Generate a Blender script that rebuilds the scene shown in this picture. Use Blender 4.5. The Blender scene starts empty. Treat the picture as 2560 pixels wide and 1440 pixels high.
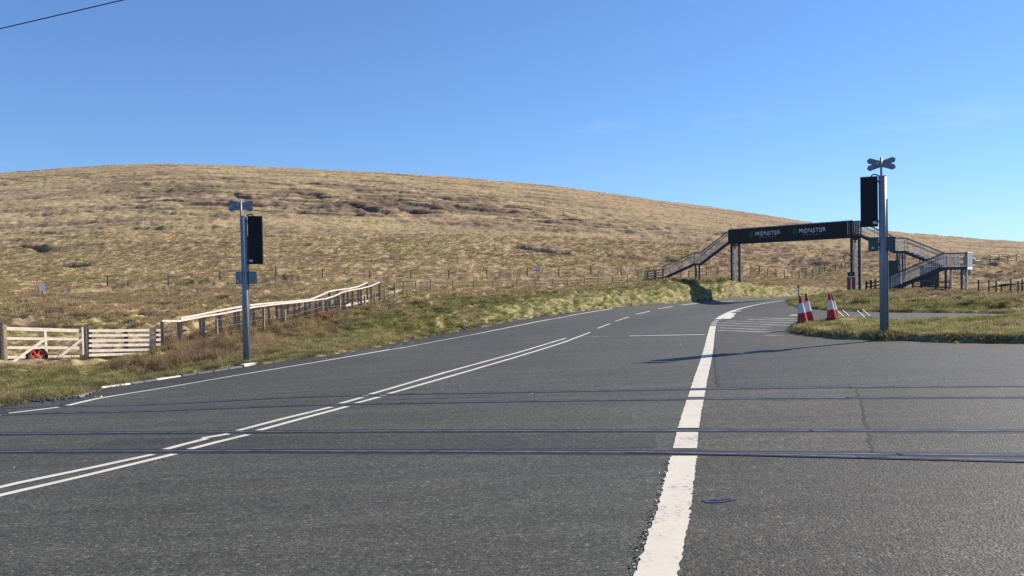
import bpy, bmesh, math, random
import numpy as np
from mathutils import Vector, Matrix

# ------------------------------------------------------------------ camera, sky, sun, exposure
SC = bpy.context.scene
C = SC.collection
CAMH = 1.65
FPX = 2000.0            # focal length in pixels of the 2560 wide photograph
PITCH = 0.015
ROLL = math.radians(1.0)
SUN_AZ = math.radians(64)     # clockwise from the viewing direction
SUN_EL = math.radians(33)

F = np.array([0, math.cos(PITCH), -math.sin(PITCH)])
R0 = np.array([1.0, 0, 0]); U0 = np.array([0, math.sin(PITCH), math.cos(PITCH)])
RV = math.cos(ROLL) * R0 - math.sin(ROLL) * U0
UV = math.sin(ROLL) * R0 + math.cos(ROLL) * U0
cam_d = bpy.data.cameras.new('camera'); cam = bpy.data.objects.new('camera', cam_d); C.objects.link(cam)
cam_d.sensor_width = 36; cam_d.lens = FPX / 2560 * 36; cam_d.clip_end = 5000; cam_d.clip_start = 0.05
cam.matrix_world = Matrix(((RV[0], UV[0], -F[0], 0), (RV[1], UV[1], -F[1], 0), (RV[2], UV[2], -F[2], CAMH), (0, 0, 0, 1)))
SC.camera = cam

world = bpy.data.worlds.new('World'); SC.world = world; world.use_nodes = True
wn = world.node_tree.nodes; wl = world.node_tree.links; wn.clear()
w_out = wn.new('ShaderNodeOutputWorld'); w_bg = wn.new('ShaderNodeBackground'); sky = wn.new('ShaderNodeTexSky')
sky.sky_type = 'NISHITA'; sky.sun_disc = False
sky.sun_elevation = SUN_EL; sky.sun_rotation = SUN_AZ
sky.altitude = 400; sky.air_density = 1.0; sky.dust_density = 0.1; sky.ozone_density = 2.2
w_bg.inputs['Strength'].default_value = 0.085
# a few faint wisps of cirrus, everywhere over the sky
w_tc = wn.new('ShaderNodeTexCoord'); w_map = wn.new('ShaderNodeMapping')
w_map.inputs['Location'].default_value = (0.9, 0.4, 2.3); w_map.inputs['Rotation'].default_value = (0.25, -0.45, 0.5); w_map.inputs['Scale'].default_value = (2.2, 3.0, 11.0)
w_n = wn.new('ShaderNodeTexNoise'); w_n.inputs['Scale'].default_value = 1.7; w_n.inputs['Detail'].default_value = 9; w_n.inputs['Roughness'].default_value = 0.62
w_r = wn.new('ShaderNodeValToRGB'); w_r.color_ramp.elements[0].position = 0.60; w_r.color_ramp.elements[0].color = (0, 0, 0, 1)
w_r.color_ramp.elements[1].position = 0.86; w_r.color_ramp.elements[1].color = (0.11, 0.11, 0.11, 1)
w_mix = wn.new('ShaderNodeMix'); w_mix.data_type = 'RGBA'; w_mix.inputs[7].default_value = (7.0, 7.8, 8.6, 1)
wl.new(w_tc.outputs['Generated'], w_map.inputs['Vector']); wl.new(w_map.outputs['Vector'], w_n.inputs['Vector'])
wl.new(w_n.outputs['Fac'], w_r.inputs['Fac']); wl.new(w_r.outputs['Color'], w_mix.inputs[0])
w_t = wn.new('ShaderNodeMix'); w_t.data_type = 'RGBA'; w_t.blend_type = 'MULTIPLY'; w_t.inputs[0].default_value = 1.0; w_t.inputs[7].default_value = (0.54, 0.87, 1.42, 1)
w_g = wn.new('ShaderNodeGamma'); w_g.inputs['Gamma'].default_value = 0.80
wl.new(sky.outputs['Color'], w_t.inputs[6]); wl.new(w_t.outputs[2], w_g.inputs['Color']); wl.new(w_g.outputs['Color'], w_mix.inputs[6]); wl.new(w_mix.outputs[2], w_bg.inputs['Color']); wl.new(w_bg.outputs['Background'], w_out.inputs['Surface'])

sun_d = bpy.data.lights.new('sun', 'SUN'); sun_d.energy = 4.6; sun_d.angle = math.radians(0.5); sun_d.color = (1.0, 0.91, 0.78)
sun = bpy.data.objects.new('sun', sun_d); C.objects.link(sun)
SDIR = Vector((math.sin(SUN_AZ) * math.cos(SUN_EL), math.cos(SUN_AZ) * math.cos(SUN_EL), math.sin(SUN_EL)))
sun.rotation_euler = SDIR.to_track_quat('Z', 'Y').to_euler(); sun.location = (60, 30, 40)
SC.view_settings.view_transform = 'Standard'; SC.view_settings.look = 'None'
SC.view_settings.exposure = 0.95; SC.view_settings.gamma = 1; SC.view_settings.use_curve_mapping = False
SC.render.engine = 'CYCLES'; SC.cycles.max_bounces = 6; SC.cycles.transparent_max_bounces = 8
SC.cycles.use_denoising = False

# ------------------------------------------------------------------ helpers
rng = np.random.default_rng(7); random.seed(5)
Z = Vector((0, 0, 1))

def ray(px, py):
    """direction (x/y, z/y) of a sight line"""
    d = F + (px - 1280) / FPX * RV + (720 - py) / FPX * UV
    return d[0] / d[1], d[2] / d[1]

def W(px, py, d):
    q, t = ray(px, py)
    return Vector((q * d, d, CAMH + t * d))

def project(x, y, z):
    v = np.stack([x, y, z - CAMH], -1); f = v @ F
    return 1280 + FPX * (v @ RV) / f, 720 - FPX * (v @ UV) / f

_perm = np.random.default_rng(11).permutation(4096)
_ang = np.random.default_rng(12).random(4096) * 2 * math.pi
_gc = np.cos(_ang).astype(np.float32); _gs = np.sin(_ang).astype(np.float32); _perm = _perm.astype(np.int32)
def gnoise(x, y, seed=0):
    x = np.asarray(x, float); y = np.asarray(y, float)
    xl = np.floor(x); yl = np.floor(y); xi = xl.astype(np.int32) + seed * 131; yi = yl.astype(np.int32) * 7 + seed * 17
    xf = (x - xl).astype(np.float32); yf = (y - yl).astype(np.float32)
    u = xf * xf * xf * (xf * (xf * 6 - 15) + 10); v = yf * yf * yf * (yf * (yf * 6 - 15) + 10)
    p0 = _perm[xi & 4095]; p1 = _perm[(xi + 1) & 4095]
    def g(p, o, dx, dy):
        k = _perm[(p + yi + o) & 4095]; return _gc[k] * dx + _gs[k] * dy
    x1 = xf - 1; y1 = yf - 1
    a = g(p0, 0, xf, yf); b = g(p1, 0, x1, yf); c = g(p0, 7, xf, y1); d = g(p1, 7, x1, y1)
    a += (b - a) * u; c += (d - c) * u
    return (a + (c - a) * v).astype(float) * 1.5
def fbm(x, y, seed=0, oct=4, gain=0.5):
    s = 0; a = 1.0
    for i in range(oct):
        s = s + a * gnoise(x * 2 ** i, y * 2 ** i, seed + i * 3); a *= gain
    return s
def sstep(a, b, x):
    t = np.clip((x - a) / (b - a), 0, 1); return t * t * (3 - 2 * t)

# ------------------------------------------------------------------ lie of the land: a smooth field z/y over (x/y, ln y)
CP = []
def cp(px, py, d):
    q, t = ray(px, py); CP.append((q, math.log(d), t + CAMH / d))
def cw(x, y, z): CP.append((x / y, math.log(y), z / y))
def plane(x, y): return 0.03 * x - 0.026 * y
for yy in (1.5, 3, 6, 10, 15):
    for qq in (-1, -0.6, -0.3, 0, 0.3, 0.6, 1): cw(qq * yy, yy, plane(qq * yy, yy))
for x, y in ((-7.9, 24), (-3, 24), (2, 24), (7, 24), (-6, 30), (0, 30), (6, 30), (12, 24), (18, 24)): cw(x, y, plane(x, y))
for x, y, z in ((4, 36, -0.85), (8, 42, -0.72), (11, 36, -0.6), (16, 32, -0.48), (22, 32, -0.4), (12, 46, -0.66), (16, 52, -0.58), (20, 59, -0.52), (22, 66, -0.74), (17.2, 71.2, -0.84), (19.6, 73.4, -0.84), (22, 75.4, -0.87), (24.6, 77.4, -0.9), (20, 67, -0.76), (26, 73, -0.84), (27.2, 79.4, -0.91), (33, 84, -0.94), (33, 75, -0.8), (45, 92, -1.2), (48, 85, -1.0), (20, 39, -0.45), (27, 39, -0.35), (30, 30, -0.25)): cw(x, y, z)
# left edge of the road
for p in ((1000, 858, 36), (1125, 833, 41), (1250, 808, 46), (1375, 789, 52), (1500, 773, 58), (1625, 762, 64.5), (1745, 752, 71)): cp(*p)
# left verge, gate, fences
for p in ((-120, 985, 18.5), (0, 912, 24.5), (120, 912, 25.5), (220, 908, 26.5), (405, 886, 28), (300, 935, 24), (540, 858, 31), (620, 838, 34), (800, 800, 41), (948, 766, 48), (800, 850, 35), (1070, 735, 56), (1185, 727, 62), (1292, 724, 66), (1480, 716, 74), (1600, 707, 80), (1660, 707, 77), (1830, 714, 79), (1910, 716, 88), (1960, 712, 98)): cp(*p)
# ground behind the fences
for p in ((100, 800, 36), (-150, 800, 36), (106, 747, 62), (400, 792, 40), (700, 745, 58), (270, 726, 80), (420, 718, 80), (690, 706, 80), (920, 709, 82), (1122, 708, 86), (1330, 703, 92), (1555, 700, 98), (1700, 700, 105), (2000, 699, 115), (2105, 704, 100)): cp(*p)
# right hand grass and bridge feet
for p in ((2134, 735, 68), (2240, 735, 63), (2365, 739, 60), (2560, 747, 55), (2300, 716, 85), (2560, 712, 88), (2450, 704, 110), (2750, 745, 55), (2750, 690, 110)): cp(*p)
# the hill
SKY = [(-700, 520), (-300, 462), (0, 437), (200, 422), (400, 413), (700, 422), (1000, 437), (1200, 452), (1400, 470), (1600, 498), (1800, 525), (2000, 555), (2210, 580), (2400, 598), (2560, 608), (2900, 622), (3300, 635)]
for px, ys in SKY:
    q, ts = ray(px, ys); D = 390
    yb = np.interp(px, [0, 420, 920, 1555, 2000, 2560], [730, 718, 708, 700, 690, 690]); t0 = ray(px, yb)[1]
    for d in (125, 180, 265, 390):
        w = (math.log(d) - math.log(85)) / (math.log(D) - math.log(85))
        t = t0 + (ts - t0) * math.sin(w * math.pi / 2) ** 1.05
        CP.append((q, math.log(d), t + CAMH / d))
    CP.append((q, math.log(520), ts * 0.90)); CP.append((q, math.log(900), ts * 0.5))
CP = np.array(CP)
QS = 2.4
def _feat(a): return np.stack([a[:, 0] * QS, a[:, 1]], -1)
_X = _feat(CP)
def _ker(d2): return 0.5 * d2 * np.log(d2 + 1e-12)
_n = len(_X)
_K = _ker(((_X[:, None] - _X[None]) ** 2).sum(-1)) + np.eye(_n) * 2e-3
_P = np.concatenate([np.ones((_n, 1)), _X], 1)
_A = np.block([[_K, _P], [_P.T, np.zeros((3, 3))]])
_sol = np.linalg.solve(_A, np.concatenate([CP[:, 2], np.zeros(3)]))
def S(q, L):
    q = np.clip(np.asarray(q, float), -1.0, 1.0); L = np.clip(np.asarray(L, float), math.log(1.5), math.log(900))
    sh = np.broadcast(q, L).shape; X = np.stack([np.broadcast_to(q, sh).ravel() * QS, np.broadcast_to(L, sh).ravel()], -1)
    out = np.empty(len(X))
    for i in range(0, len(X), 20000):
        b = X[i:i + 20000]
        out[i:i + 20000] = _ker(((b[:, None] - _X[None]) ** 2).sum(-1)) @ _sol[:_n] + _sol[_n] + b @ _sol[_n + 1:]
    return out.reshape(sh)
_qa = np.linspace(-1, 1, 321); _La = np.linspace(math.log(1.5), math.log(900), 641); _SG = S(_qa[:, None], _La[None, :])
def S(q, L):
    fi = (np.clip(q, -1, 1) + 1) / 2 * 320; fj = (np.clip(L, _La[0], _La[-1]) - _La[0]) / (_La[-1] - _La[0]) * 640
    i = np.minimum(fi.astype(int), 319); j = np.minimum(fj.astype(int), 639); a = fi - i; b = fj - j
    return (_SG[i, j] * (1 - a) + _SG[i + 1, j] * a) * (1 - b) + (_SG[i, j + 1] * (1 - a) + _SG[i + 1, j + 1] * a) * b
def G(x, y):
    """height of the smooth ground"""
    x = np.asarray(x, float); y = np.asarray(y, float); yc = np.maximum(y, 1.5)
    near = plane(x, y); far = S(x / yc, np.log(yc)) * yc
    w = sstep(9.0, 16.0, y)
    return near * (1 - w) + far * w
def Gs(x, y): return float(G(np.array([x]), np.array([y]))[0])
_dd = np.exp(np.linspace(math.log(1.6), math.log(700), 1400))
def P(px, py):
    """where a sight line meets the ground"""
    q, t = ray(px, py); g = G(q * _dd, _dd); zz = CAMH + t * _dd - g
    k = int(np.argmax(zz < 0))
    if k == 0: k = len(_dd) - 1
    a, b = zz[k - 1], zz[k]; f = a / (a - b) if a != b else 0
    d = _dd[k - 1] + (_dd[k] - _dd[k - 1]) * f
    return (q * d, d)

# ------------------------------------------------------------------ outline of the tarmac
def seg_dist(x, y, poly, closed=True):
    best = np.full(x.shape, 1e9); n = len(poly)
    for i in range(n if closed else n - 1):
        ax, ay = poly[i]; bx, by = poly[(i + 1) % n]; dx, dy = bx - ax, by - ay; l2 = dx * dx + dy * dy + 1e-12
        t = np.clip(((x - ax) * dx + (y - ay) * dy) / l2, 0, 1)
        best = np.minimum(best, (x - ax - t * dx) ** 2 + (y - ay - t * dy) ** 2)
    return np.sqrt(best)
def inside(x, y, poly):
    r = np.zeros(x.shape, bool); n = len(poly)
    for i in range(n):
        ax, ay = poly[i]; bx, by = poly[(i + 1) % n]
        if ay == by: continue
        c = ((ay > y) != (by > y)) & (x < (bx - ax) * (y - ay) / (by - ay) + ax); r ^= c
    return r
LEFT_PX = [(-160, 1062), (0, 1018), (80, 1004), (165, 996), (225, 986), (262, 972), (325, 960), (400, 949), (460, 940), (540, 928), (610, 917), (700, 905), (800, 892), (900, 877), (1000, 858), (1100, 838), (1200, 819), (1300, 801), (1400, 786), (1500, 773), (1600, 764), (1700, 756.5), (1745, 752.5), (1800, 749)]
left_edge = [P(float(a), float(np.interp(a, [p[0] for p in LEFT_PX], [p[1] for p in LEFT_PX]))) for a in np.concatenate([np.linspace(-160, 260, 10), np.linspace(300, 1710, 38)])]
left_edge = left_edge + [(17.2, 71.2), (19.6, 73.4), (22, 75.4), (24.6, 77.4), (27.2, 79.4)]
far_left = [(31.2, 83.2), (42, 91), (80, 112)]
far_right = [(82, 103), (46, 83), (36, 76.5), (28.2, 70.2), (23, 64)]
CORNER_PX = [(1962, 752.5), (1972, 763), (2000, 770), (2060, 775.5), (2140, 779.5), (2250, 781.5), (2400, 783), (2560, 786), (2900, 790)]
corner = [P(*p) for p in CORNER_PX]
TARMAC = [(-22, -30), (-16.5, -5)] + [left_edge[0]] + left_edge[1:] + far_left + far_right + corner + [(60, 30), (60, -30)]
ISLAND_PX = [(1964, 829), (1976, 824), (2000, 820), (2040, 817.5), (2100, 815), (2200, 814), (2300, 812.5), (2400, 810), (2560, 803), (2900, 797), (2900, 872), (2700, 862), (2560, 858), (2400, 857), (2209, 852), (2100, 847), (2030, 841), (1985, 834)]
ISLAND = [P(*p) for p in ISLAND_PX]
def sd_tarmac(x, y):
    """signed distance, positive on grass"""
    x = np.asarray(x, float); y = np.asarray(y, float); D_ = np.full(x.shape, 40.0); E_ = np.full(x.shape, -40.0)
    k = y < 125; xx, yy = x[k], y[k]
    d = seg_dist(xx, yy, TARMAC); d = np.where(inside(xx, yy, TARMAC), -d, d); E2 = np.full(d.shape, -40.0); k2 = (yy < 45) & (xx > 3)
    e = seg_dist(xx[k2], yy[k2], ISLAND); E2[k2] = np.where(inside(xx[k2], yy[k2], ISLAND), e, -e)
    D_[k] = np.maximum(d, E2); E_[k] = E2
    return D_, E_
RIDGE = [tuple(P(px, py)) for px, py in ((180, 738), (269, 729), (420, 720), (550, 714), (690, 707), (806, 708), (924, 711), (1122, 709), (1217, 706), (1318, 703), (1397, 702), (1553, 700))]
DITCHES = [[P(1288, 618), P(1330, 624), P(1402, 634)], [P(1525, 640), P(1570, 644), P(1680, 652)], [P(40, 618), P(85, 621), P(125, 628)], [P(560, 490), P(640, 500), P(700, 505)], [P(880, 520), P(905, 528), P(935, 535)], [P(2330, 655), P(2400, 662), P(2470, 668)], [P(110, 665), P(165, 662), P(215, 667)]]

BANK = [(-30, 30)] + left_edge[24:] + far_left + [(80, 130), (-40, 130)]
def terrain(x, y):
    """height and useful masks of the grassy ground"""
    g = G(x, y); sd, isl = sd_tarmac(x, y); r = np.sqrt(x * x + y * y)
    edge = sd + 0.26 * fbm(x * 1.0, y * 1.0, 3, 4) + 0.05 * gnoise(x * 6, y * 6, 9)
    k = sstep(-0.25, 0.3, edge)
    on_isl = (isl > -0.4)
    lip = np.where(on_isl, 0.20, 0.08)
    h = g - 0.14 + (0.14 + lip) * k
    far = sstep(28, 75, r); hill = sstep(90, 170, r)
    out = sstep(0.1, 1.6, sd)
    wet = out * (1 - hill)
    cut = sstep(26, 56, y) * (1 - sstep(84, 96, y)) * inside(x, y, BANK)
    h += cut * (0.58 + 0.25 * gnoise(x * 0.3, y * 0.3, 115)) * sstep(0.0, 1.5, sd + 0.35 * gnoise(x * 1.1, y * 1.1, 117)) * (1 - sstep(1.5, 9, sd)) + cut * sstep(0.1, 0.6, sd) * 0.16 * gnoise(x * 1.3, y * 1.3, 119)
    # lumps of the verge and the tussocks of the moor
    h += out * ((0.10 + 0.12 * sstep(24, 40, y)) * fbm(x * 0.55, y * 0.55, 21, 4) + 0.05 * fbm(x * 2.1, y * 2.1, 25, 2)) * (1 - 0.35 * far)
    tuss = np.abs(gnoise(x * 0.95, y * 0.95, 31)); tuss2 = gnoise(x * 2.2, y * 2.2, 33)
    hum = sstep(14, 18, x) * sstep(0.6, 3, sd) * (1 - sstep(58, 75, y)) * np.where(on_isl, 0.0, 1.0)
    h += hum * (0.42 * (0.3 - np.abs(gnoise(x * 0.42, y * 0.42, 121))) + 0.22 * gnoise(x * 0.9, y * 0.9, 123))
    h += np.where(on_isl, 1.0, 0.0) * out * 0.16 * gnoise(x * 0.7, y * 0.7, 125)
    moor = sstep(1.5, 5, sd) * (0.35 + 0.65 * sstep(20, 45, r)) * np.where(on_isl, 0.25, 1)
    h += moor * ((0.26 * (0.5 - tuss)) + 0.10 * tuss2) * (1 - 0.7 * hill) * (1 - 0.3 * far)
    # terraces and peat steps on the hillside, drawn out along the slope
    xr = x + 0.22 * y
    st = gnoise(xr * 0.050 + 0.35 * gnoise(x * .05, y * .05, 40), y * 0.17, 41); st2 = gnoise(xr * 0.12, y * 0.42, 43); st3 = gnoise(xr * 0.022, y * 0.07, 47)
    ppx, ppy = project(x, y, g); yb_ = np.interp(ppx, [0, 250, 620, 1000, 1300, 1600, 2560], [440, 452, 490, 505, 530, 560, 640])
    amp = hill * (0.30 + 0.35 * sstep(-0.1, 0.5, gnoise(x * 0.012, y * 0.02, 51)) + 0.45 * np.exp(-((ppy - yb_) / 42) ** 2) * sstep(150, 420, ppx) * (1 - sstep(1300, 1800, ppx)))
    st4 = gnoise(xr * 0.26, y * 0.62, 45); fmask = sstep(-0.15, 0.3, gnoise(x * 0.02, y * 0.04, 65))
    def step(s, k): return np.tanh(s * k)
    h += amp * (0.50 * step(st + 0.15, 7) + 0.30 * step(st2, 6) * (0.4 + fmask) + 0.16 * step(st4, 5) + 0.7 * st3)
    h += hill * 0.11 * (np.abs(gnoise(x * 0.33, y * 0.33, 55)) * -1.4 + 0.4 + 0.7 * gnoise(x * 0.55, y * 0.55, 57))
    rd = np.full(x.shape, 50.0); kk = (y > 60) & (y < 110); rd[kk] = seg_dist(x[kk], y[kk], RIDGE, False); ridge = np.exp(-(rd / 0.9) ** 2) * (0.55 + 0.55 * gnoise(x * 0.25, y * 0.25, 61))
    h += 0.80 * ridge
    peat = np.exp(-(rd / 1.1) ** 2) * (0.75 + 0.5 * gnoise(x * 0.25, y * 0.25, 61)).clip(0, 1)
    for dl in DITCHES:
        dd = np.full(x.shape, 90.0); kk = y > 85; dd[kk] = seg_dist(x[kk], y[kk], dl, False); wdt = 1.1 + 0.5 * gnoise(x * .3, y * .3, 63)
        c = np.exp(-(dd / wdt) ** 2); h -= 0.9 * c; peat = np.maximum(peat, c)
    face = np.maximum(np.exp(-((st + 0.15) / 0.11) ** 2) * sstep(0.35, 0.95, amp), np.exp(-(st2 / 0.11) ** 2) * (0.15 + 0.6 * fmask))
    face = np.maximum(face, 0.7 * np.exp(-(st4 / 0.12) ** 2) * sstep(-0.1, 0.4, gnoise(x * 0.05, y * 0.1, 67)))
    return h, sd, isl, on_isl, r, hill, peat, face, amp
def T(x, y):
    return float(terrain(np.array([float(x)]), np.array([float(y)]))[0][0])

# ------------------------------------------------------------------ materials
def new_mat(name):
    m = bpy.data.materials.new(name); m.use_nodes = True; nt = m.node_tree; b = nt.nodes['Principled BSDF']; return m, nt, b
def mat(name, col, rough=0.7, metal=0.0, var=0.12, scale=6.0, bump=0.0, bscale=40.0, col2=None, spec=0.4):
    m, nt, b = new_mat(name); N = nt.nodes; Lk = nt.links
    tc = N.new('ShaderNodeTexCoord'); n = N.new('ShaderNodeTexNoise'); n.inputs['Scale'].default_value = scale; n.inputs['Detail'].default_value = 6; n.inputs['Roughness'].default_value = 0.65
    Lk.new(tc.outputs['Object'], n.inputs['Vector'])
    r = N.new('ShaderNodeValToRGB'); e = r.color_ramp.elements; e[0].position = 0.3; e[1].position = 0.72
    c2 = col2 if col2 else tuple(c * (1 - 2 * var) for c in col)
    e[0].color = (*c2, 1); e[1].color = (*[c * (1 + var * 0.6) for c in col], 1)
    Lk.new(n.outputs['Fac'], r.inputs['Fac']); Lk.new(r.outputs['Color'], b.inputs['Base Color'])
    b.inputs['Roughness'].default_value = rough; b.inputs['Metallic'].default_value = metal; b.inputs['Specular IOR Level'].default_value = spec
    if bump:
        n2 = N.new('ShaderNodeTexNoise'); n2.inputs['Scale'].default_value = bscale; n2.inputs['Detail'].default_value = 4; Lk.new(tc.outputs['Object'], n2.inputs['Vector'])
        bp = N.new('ShaderNodeBump'); bp.inputs['Strength'].default_value = bump; bp.inputs['Distance'].default_value = 0.01
        Lk.new(n2.outputs['Fac'], bp.inputs['Height']); Lk.new(bp.outputs['Normal'], b.inputs['Normal'])
    return m

def asphalt(name, dark, light, warm, stone=95.0, bump=0.5):
    m, nt, b = new_mat(name); N = nt.nodes; Lk = nt.links
    tc = N.new('ShaderNodeTexCoord')
    big = N.new('ShaderNodeTexNoise'); big.inputs['Scale'].default_value = 0.35; big.inputs['Detail'].default_value = 5; Lk.new(tc.outputs['Object'], big.inputs['Vector'])
    mid = N.new('ShaderNodeTexNoise'); mid.inputs['Scale'].default_value = 7; mid.inputs['Detail'].default_value = 6; mid.inputs['Roughness'].default_value = 0.7; Lk.new(tc.outputs['Object'], mid.inputs['Vector'])
    vo = N.new('ShaderNodeTexVoronoi'); vo.inputs['Scale'].default_value = stone; Lk.new(tc.outputs['Object'], vo.inputs['Vector'])
    fine = N.new('ShaderNodeTexNoise'); fine.inputs['Scale'].default_value = stone * 0.6; fine.inputs['Detail'].default_value = 3; Lk.new(tc.outputs['Object'], fine.inputs['Vector'])
    # drawn out scuffs along the tracks
    mp = N.new('ShaderNodeMapping'); mp.inputs['Rotation'].default_value = (0, 0, math.radians(15)); mp.inputs['Scale'].default_value = (0.25, 2.2, 1); Lk.new(tc.outputs['Object'], mp.inputs['Vector'])
    scf = N.new('ShaderNodeTexNoise'); scf.inputs['Scale'].default_value = 1.4; scf.inputs['Detail'].default_value = 6; scf.inputs['Roughness'].default_value = 0.6; Lk.new(mp.outputs['Vector'], scf.inputs['Vector'])
    sep = N.new('ShaderNodeSeparateColor'); Lk.new(vo.outputs['Color'], sep.inputs['Color'])
    # per stone brightness
    r = N.new('ShaderNodeValToRGB'); e = r.color_ramp.elements; e[0].position = 0.0; e[0].color = (*dark, 1); e[1].position = 0.93; e[1].color = (*light, 1)
    k = r.color_ramp.elements.new(0.985); k.color = tuple(min(1, c * 1.9) for c in light) + (1,)
    Lk.new(sep.outputs[0], r.inputs['Fac'])
    def mixn(a, bcol, fac_socket, f0, f1, mode='MULTIPLY'):
        mr = N.new('ShaderNodeMapRange'); mr.inputs['From Min'].default_value = 0.32; mr.inputs['From Max'].default_value = 0.68; mr.inputs['To Min'].default_value = f0; mr.inputs['To Max'].default_value = f1
        Lk.new(fac_socket, mr.inputs['Value'])
        x = N.new('ShaderNodeMix'); x.data_type = 'RGBA'; x.blend_type = mode; x.inputs[7].default_value = (*bcol, 1)
        Lk.new(mr.outputs['Result'], x.inputs[0]); Lk.new(a, x.inputs[6]); return x.outputs[2]
    c = mixn(r.outputs['Color'], warm, big.outputs['Fac'], 0.0, 1.0)
    grn = N.new('ShaderNodeTexNoise'); grn.inputs['Scale'].default_value = 1.1; grn.inputs['Detail'].default_value = 4; Lk.new(tc.outputs['Object'], grn.inputs['Vector'])
    c = mixn(c, (0.90, 0.97, 0.93), grn.outputs['Fac'], 0.0, 1.0)
    c = mixn(c, (0.62, 0.62, 0.63), mid.outputs['Fac'], 0.0, 0.7)
    c = mixn(c, (0.66, 0.66, 0.67), scf.outputs['Fac'], 0.0, 1.0)
    c = mixn(c, (0.36, 0.36, 0.36), fine.outputs['Fac'], 0.95, 0.0)
    Lk.new(c, b.inputs['Base Color'])
    b.inputs['Roughness'].default_value = 0.66; b.inputs['Specular IOR Level'].default_value = 0.4
    ad = N.new('ShaderNodeMath'); ad.operation = 'ADD'; Lk.new(vo.outputs['Distance'], ad.inputs[0]); Lk.new(fine.outputs['Fac'], ad.inputs[1])
    bp = N.new('ShaderNodeBump'); bp.inputs['Strength'].default_value = bump; bp.inputs['Distance'].default_value = 0.006; bp.invert = True
    Lk.new(ad.outputs[0], bp.inputs['Height']); Lk.new(bp.outputs['Normal'], b.inputs['Normal'])
    return m
def paint(name, col, wear=0.35, scale=26.0):
    """road paint rubbed through to the stone"""
    m, nt, b = new_mat(name); N = nt.nodes; Lk = nt.links
    tc = N.new('ShaderNodeTexCoord'); n = N.new('ShaderNodeTexNoise'); n.inputs['Scale'].default_value = scale; n.inputs['Detail'].default_value = 7; n.inputs['Roughness'].default_value = 0.75; Lk.new(tc.outputs['Object'], n.inputs['Vector'])
    n2 = N.new('ShaderNodeTexNoise'); n2.inputs['Scale'].default_value = 2.2; n2.inputs['Detail'].default_value = 4; Lk.new(tc.outputs['Object'], n2.inputs['Vector'])
    ad = N.new('ShaderNodeMath'); ad.operation = 'MULTIPLY_ADD'; ad.inputs[1].default_value = 0.55; Lk.new(n2.outputs['Fac'], ad.inputs[0]); Lk.new(n.outputs['Fac'], ad.inputs[2])
    r = N.new('ShaderNodeValToRGB'); e = r.color_ramp.elements; e[0].position = wear * 1.6; e[0].color = (0.09, 0.088, 0.082, 1); e[1].position = wear * 1.6 + 0.14; e[1].color = (*col, 1)
    k = e.new(0.95); k.color = tuple(min(.85, c * 1.12) for c in col) + (1,)
    Lk.new(ad.outputs[0], r.inputs['Fac']); Lk.new(r.outputs['Color'], b.inputs['Base Color'])
    b.inputs['Roughness'].default_value = 0.7; b.inputs['Specular IOR Level'].default_value = 0.3
    bp = N.new('ShaderNodeBump'); bp.inputs['Strength'].default_value = 0.35; bp.inputs['Distance'].default_value = 0.004; Lk.new(n.outputs['Fac'], bp.inputs['Height']); Lk.new(bp.outputs['Normal'], b.inputs['Normal'])
    return m
def ground_mat():
    m, nt, b = new_mat('moor_ground'); N = nt.nodes; Lk = nt.links
    at = N.new('ShaderNodeAttribute'); at.attribute_name = 'tint'; tc = N.new('ShaderNodeTexCoord')
    n = N.new('ShaderNodeTexNoise'); n.inputs['Scale'].default_value = 2.6; n.inputs['Detail'].default_value = 8; n.inputs['Roughness'].default_value = 0.75; Lk.new(tc.outputs['Object'], n.inputs['Vector'])
    mr = N.new('ShaderNodeMapRange'); mr.inputs['From Min'].default_value = 0.3; mr.inputs['From Max'].default_value = 0.7; mr.inputs['To Min'].default_value = 0.74; mr.inputs['To Max'].default_value = 1.22; Lk.new(n.outputs['Fac'], mr.inputs['Value'])
    x = N.new('ShaderNodeVectorMath'); x.operation = 'SCALE'; Lk.new(at.outputs['Color'], x.inputs[0]); Lk.new(mr.outputs['Result'], x.inputs['Scale']); Lk.new(x.outputs['Vector'], b.inputs['Base Color'])
    b.inputs['Roughness'].default_value = 0.95; b.inputs['Specular IOR Level'].default_value = 0.1
    bp = N.new('ShaderNodeBump'); bp.inputs['Strength'].default_value = 0.45; bp.inputs['Distance'].default_value = 0.10; Lk.new(n.outputs['Fac'], bp.inputs['Height']); Lk.new(bp.outputs['Normal'], b.inputs['Normal'])
    return m
def blade_mat():
    m, nt, b = new_mat('grass_blade'); N = nt.nodes; Lk = nt.links
    at = N.new('ShaderNodeAttribute'); at.attribute_name = 'tint'; at.attribute_type = 'INSTANCER'
    b.inputs['Roughness'].default_value = 0.65; b.inputs['Specular IOR Level'].default_value = 0.2; Lk.new(at.outputs['Color'], b.inputs['Base Color'])
    tr = N.new('ShaderNodeBsdfTranslucent'); Lk.new(at.outputs['Color'], tr.inputs['Color'])
    mx = N.new('ShaderNodeMixShader'); mx.inputs[0].default_value = 0.42; Lk.new(b.outputs['BSDF'], mx.inputs[1]); Lk.new(tr.outputs['BSDF'], mx.inputs[2])
    Lk.new(mx.outputs['Shader'], N['Material Output'].inputs['Surface']); return m

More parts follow.
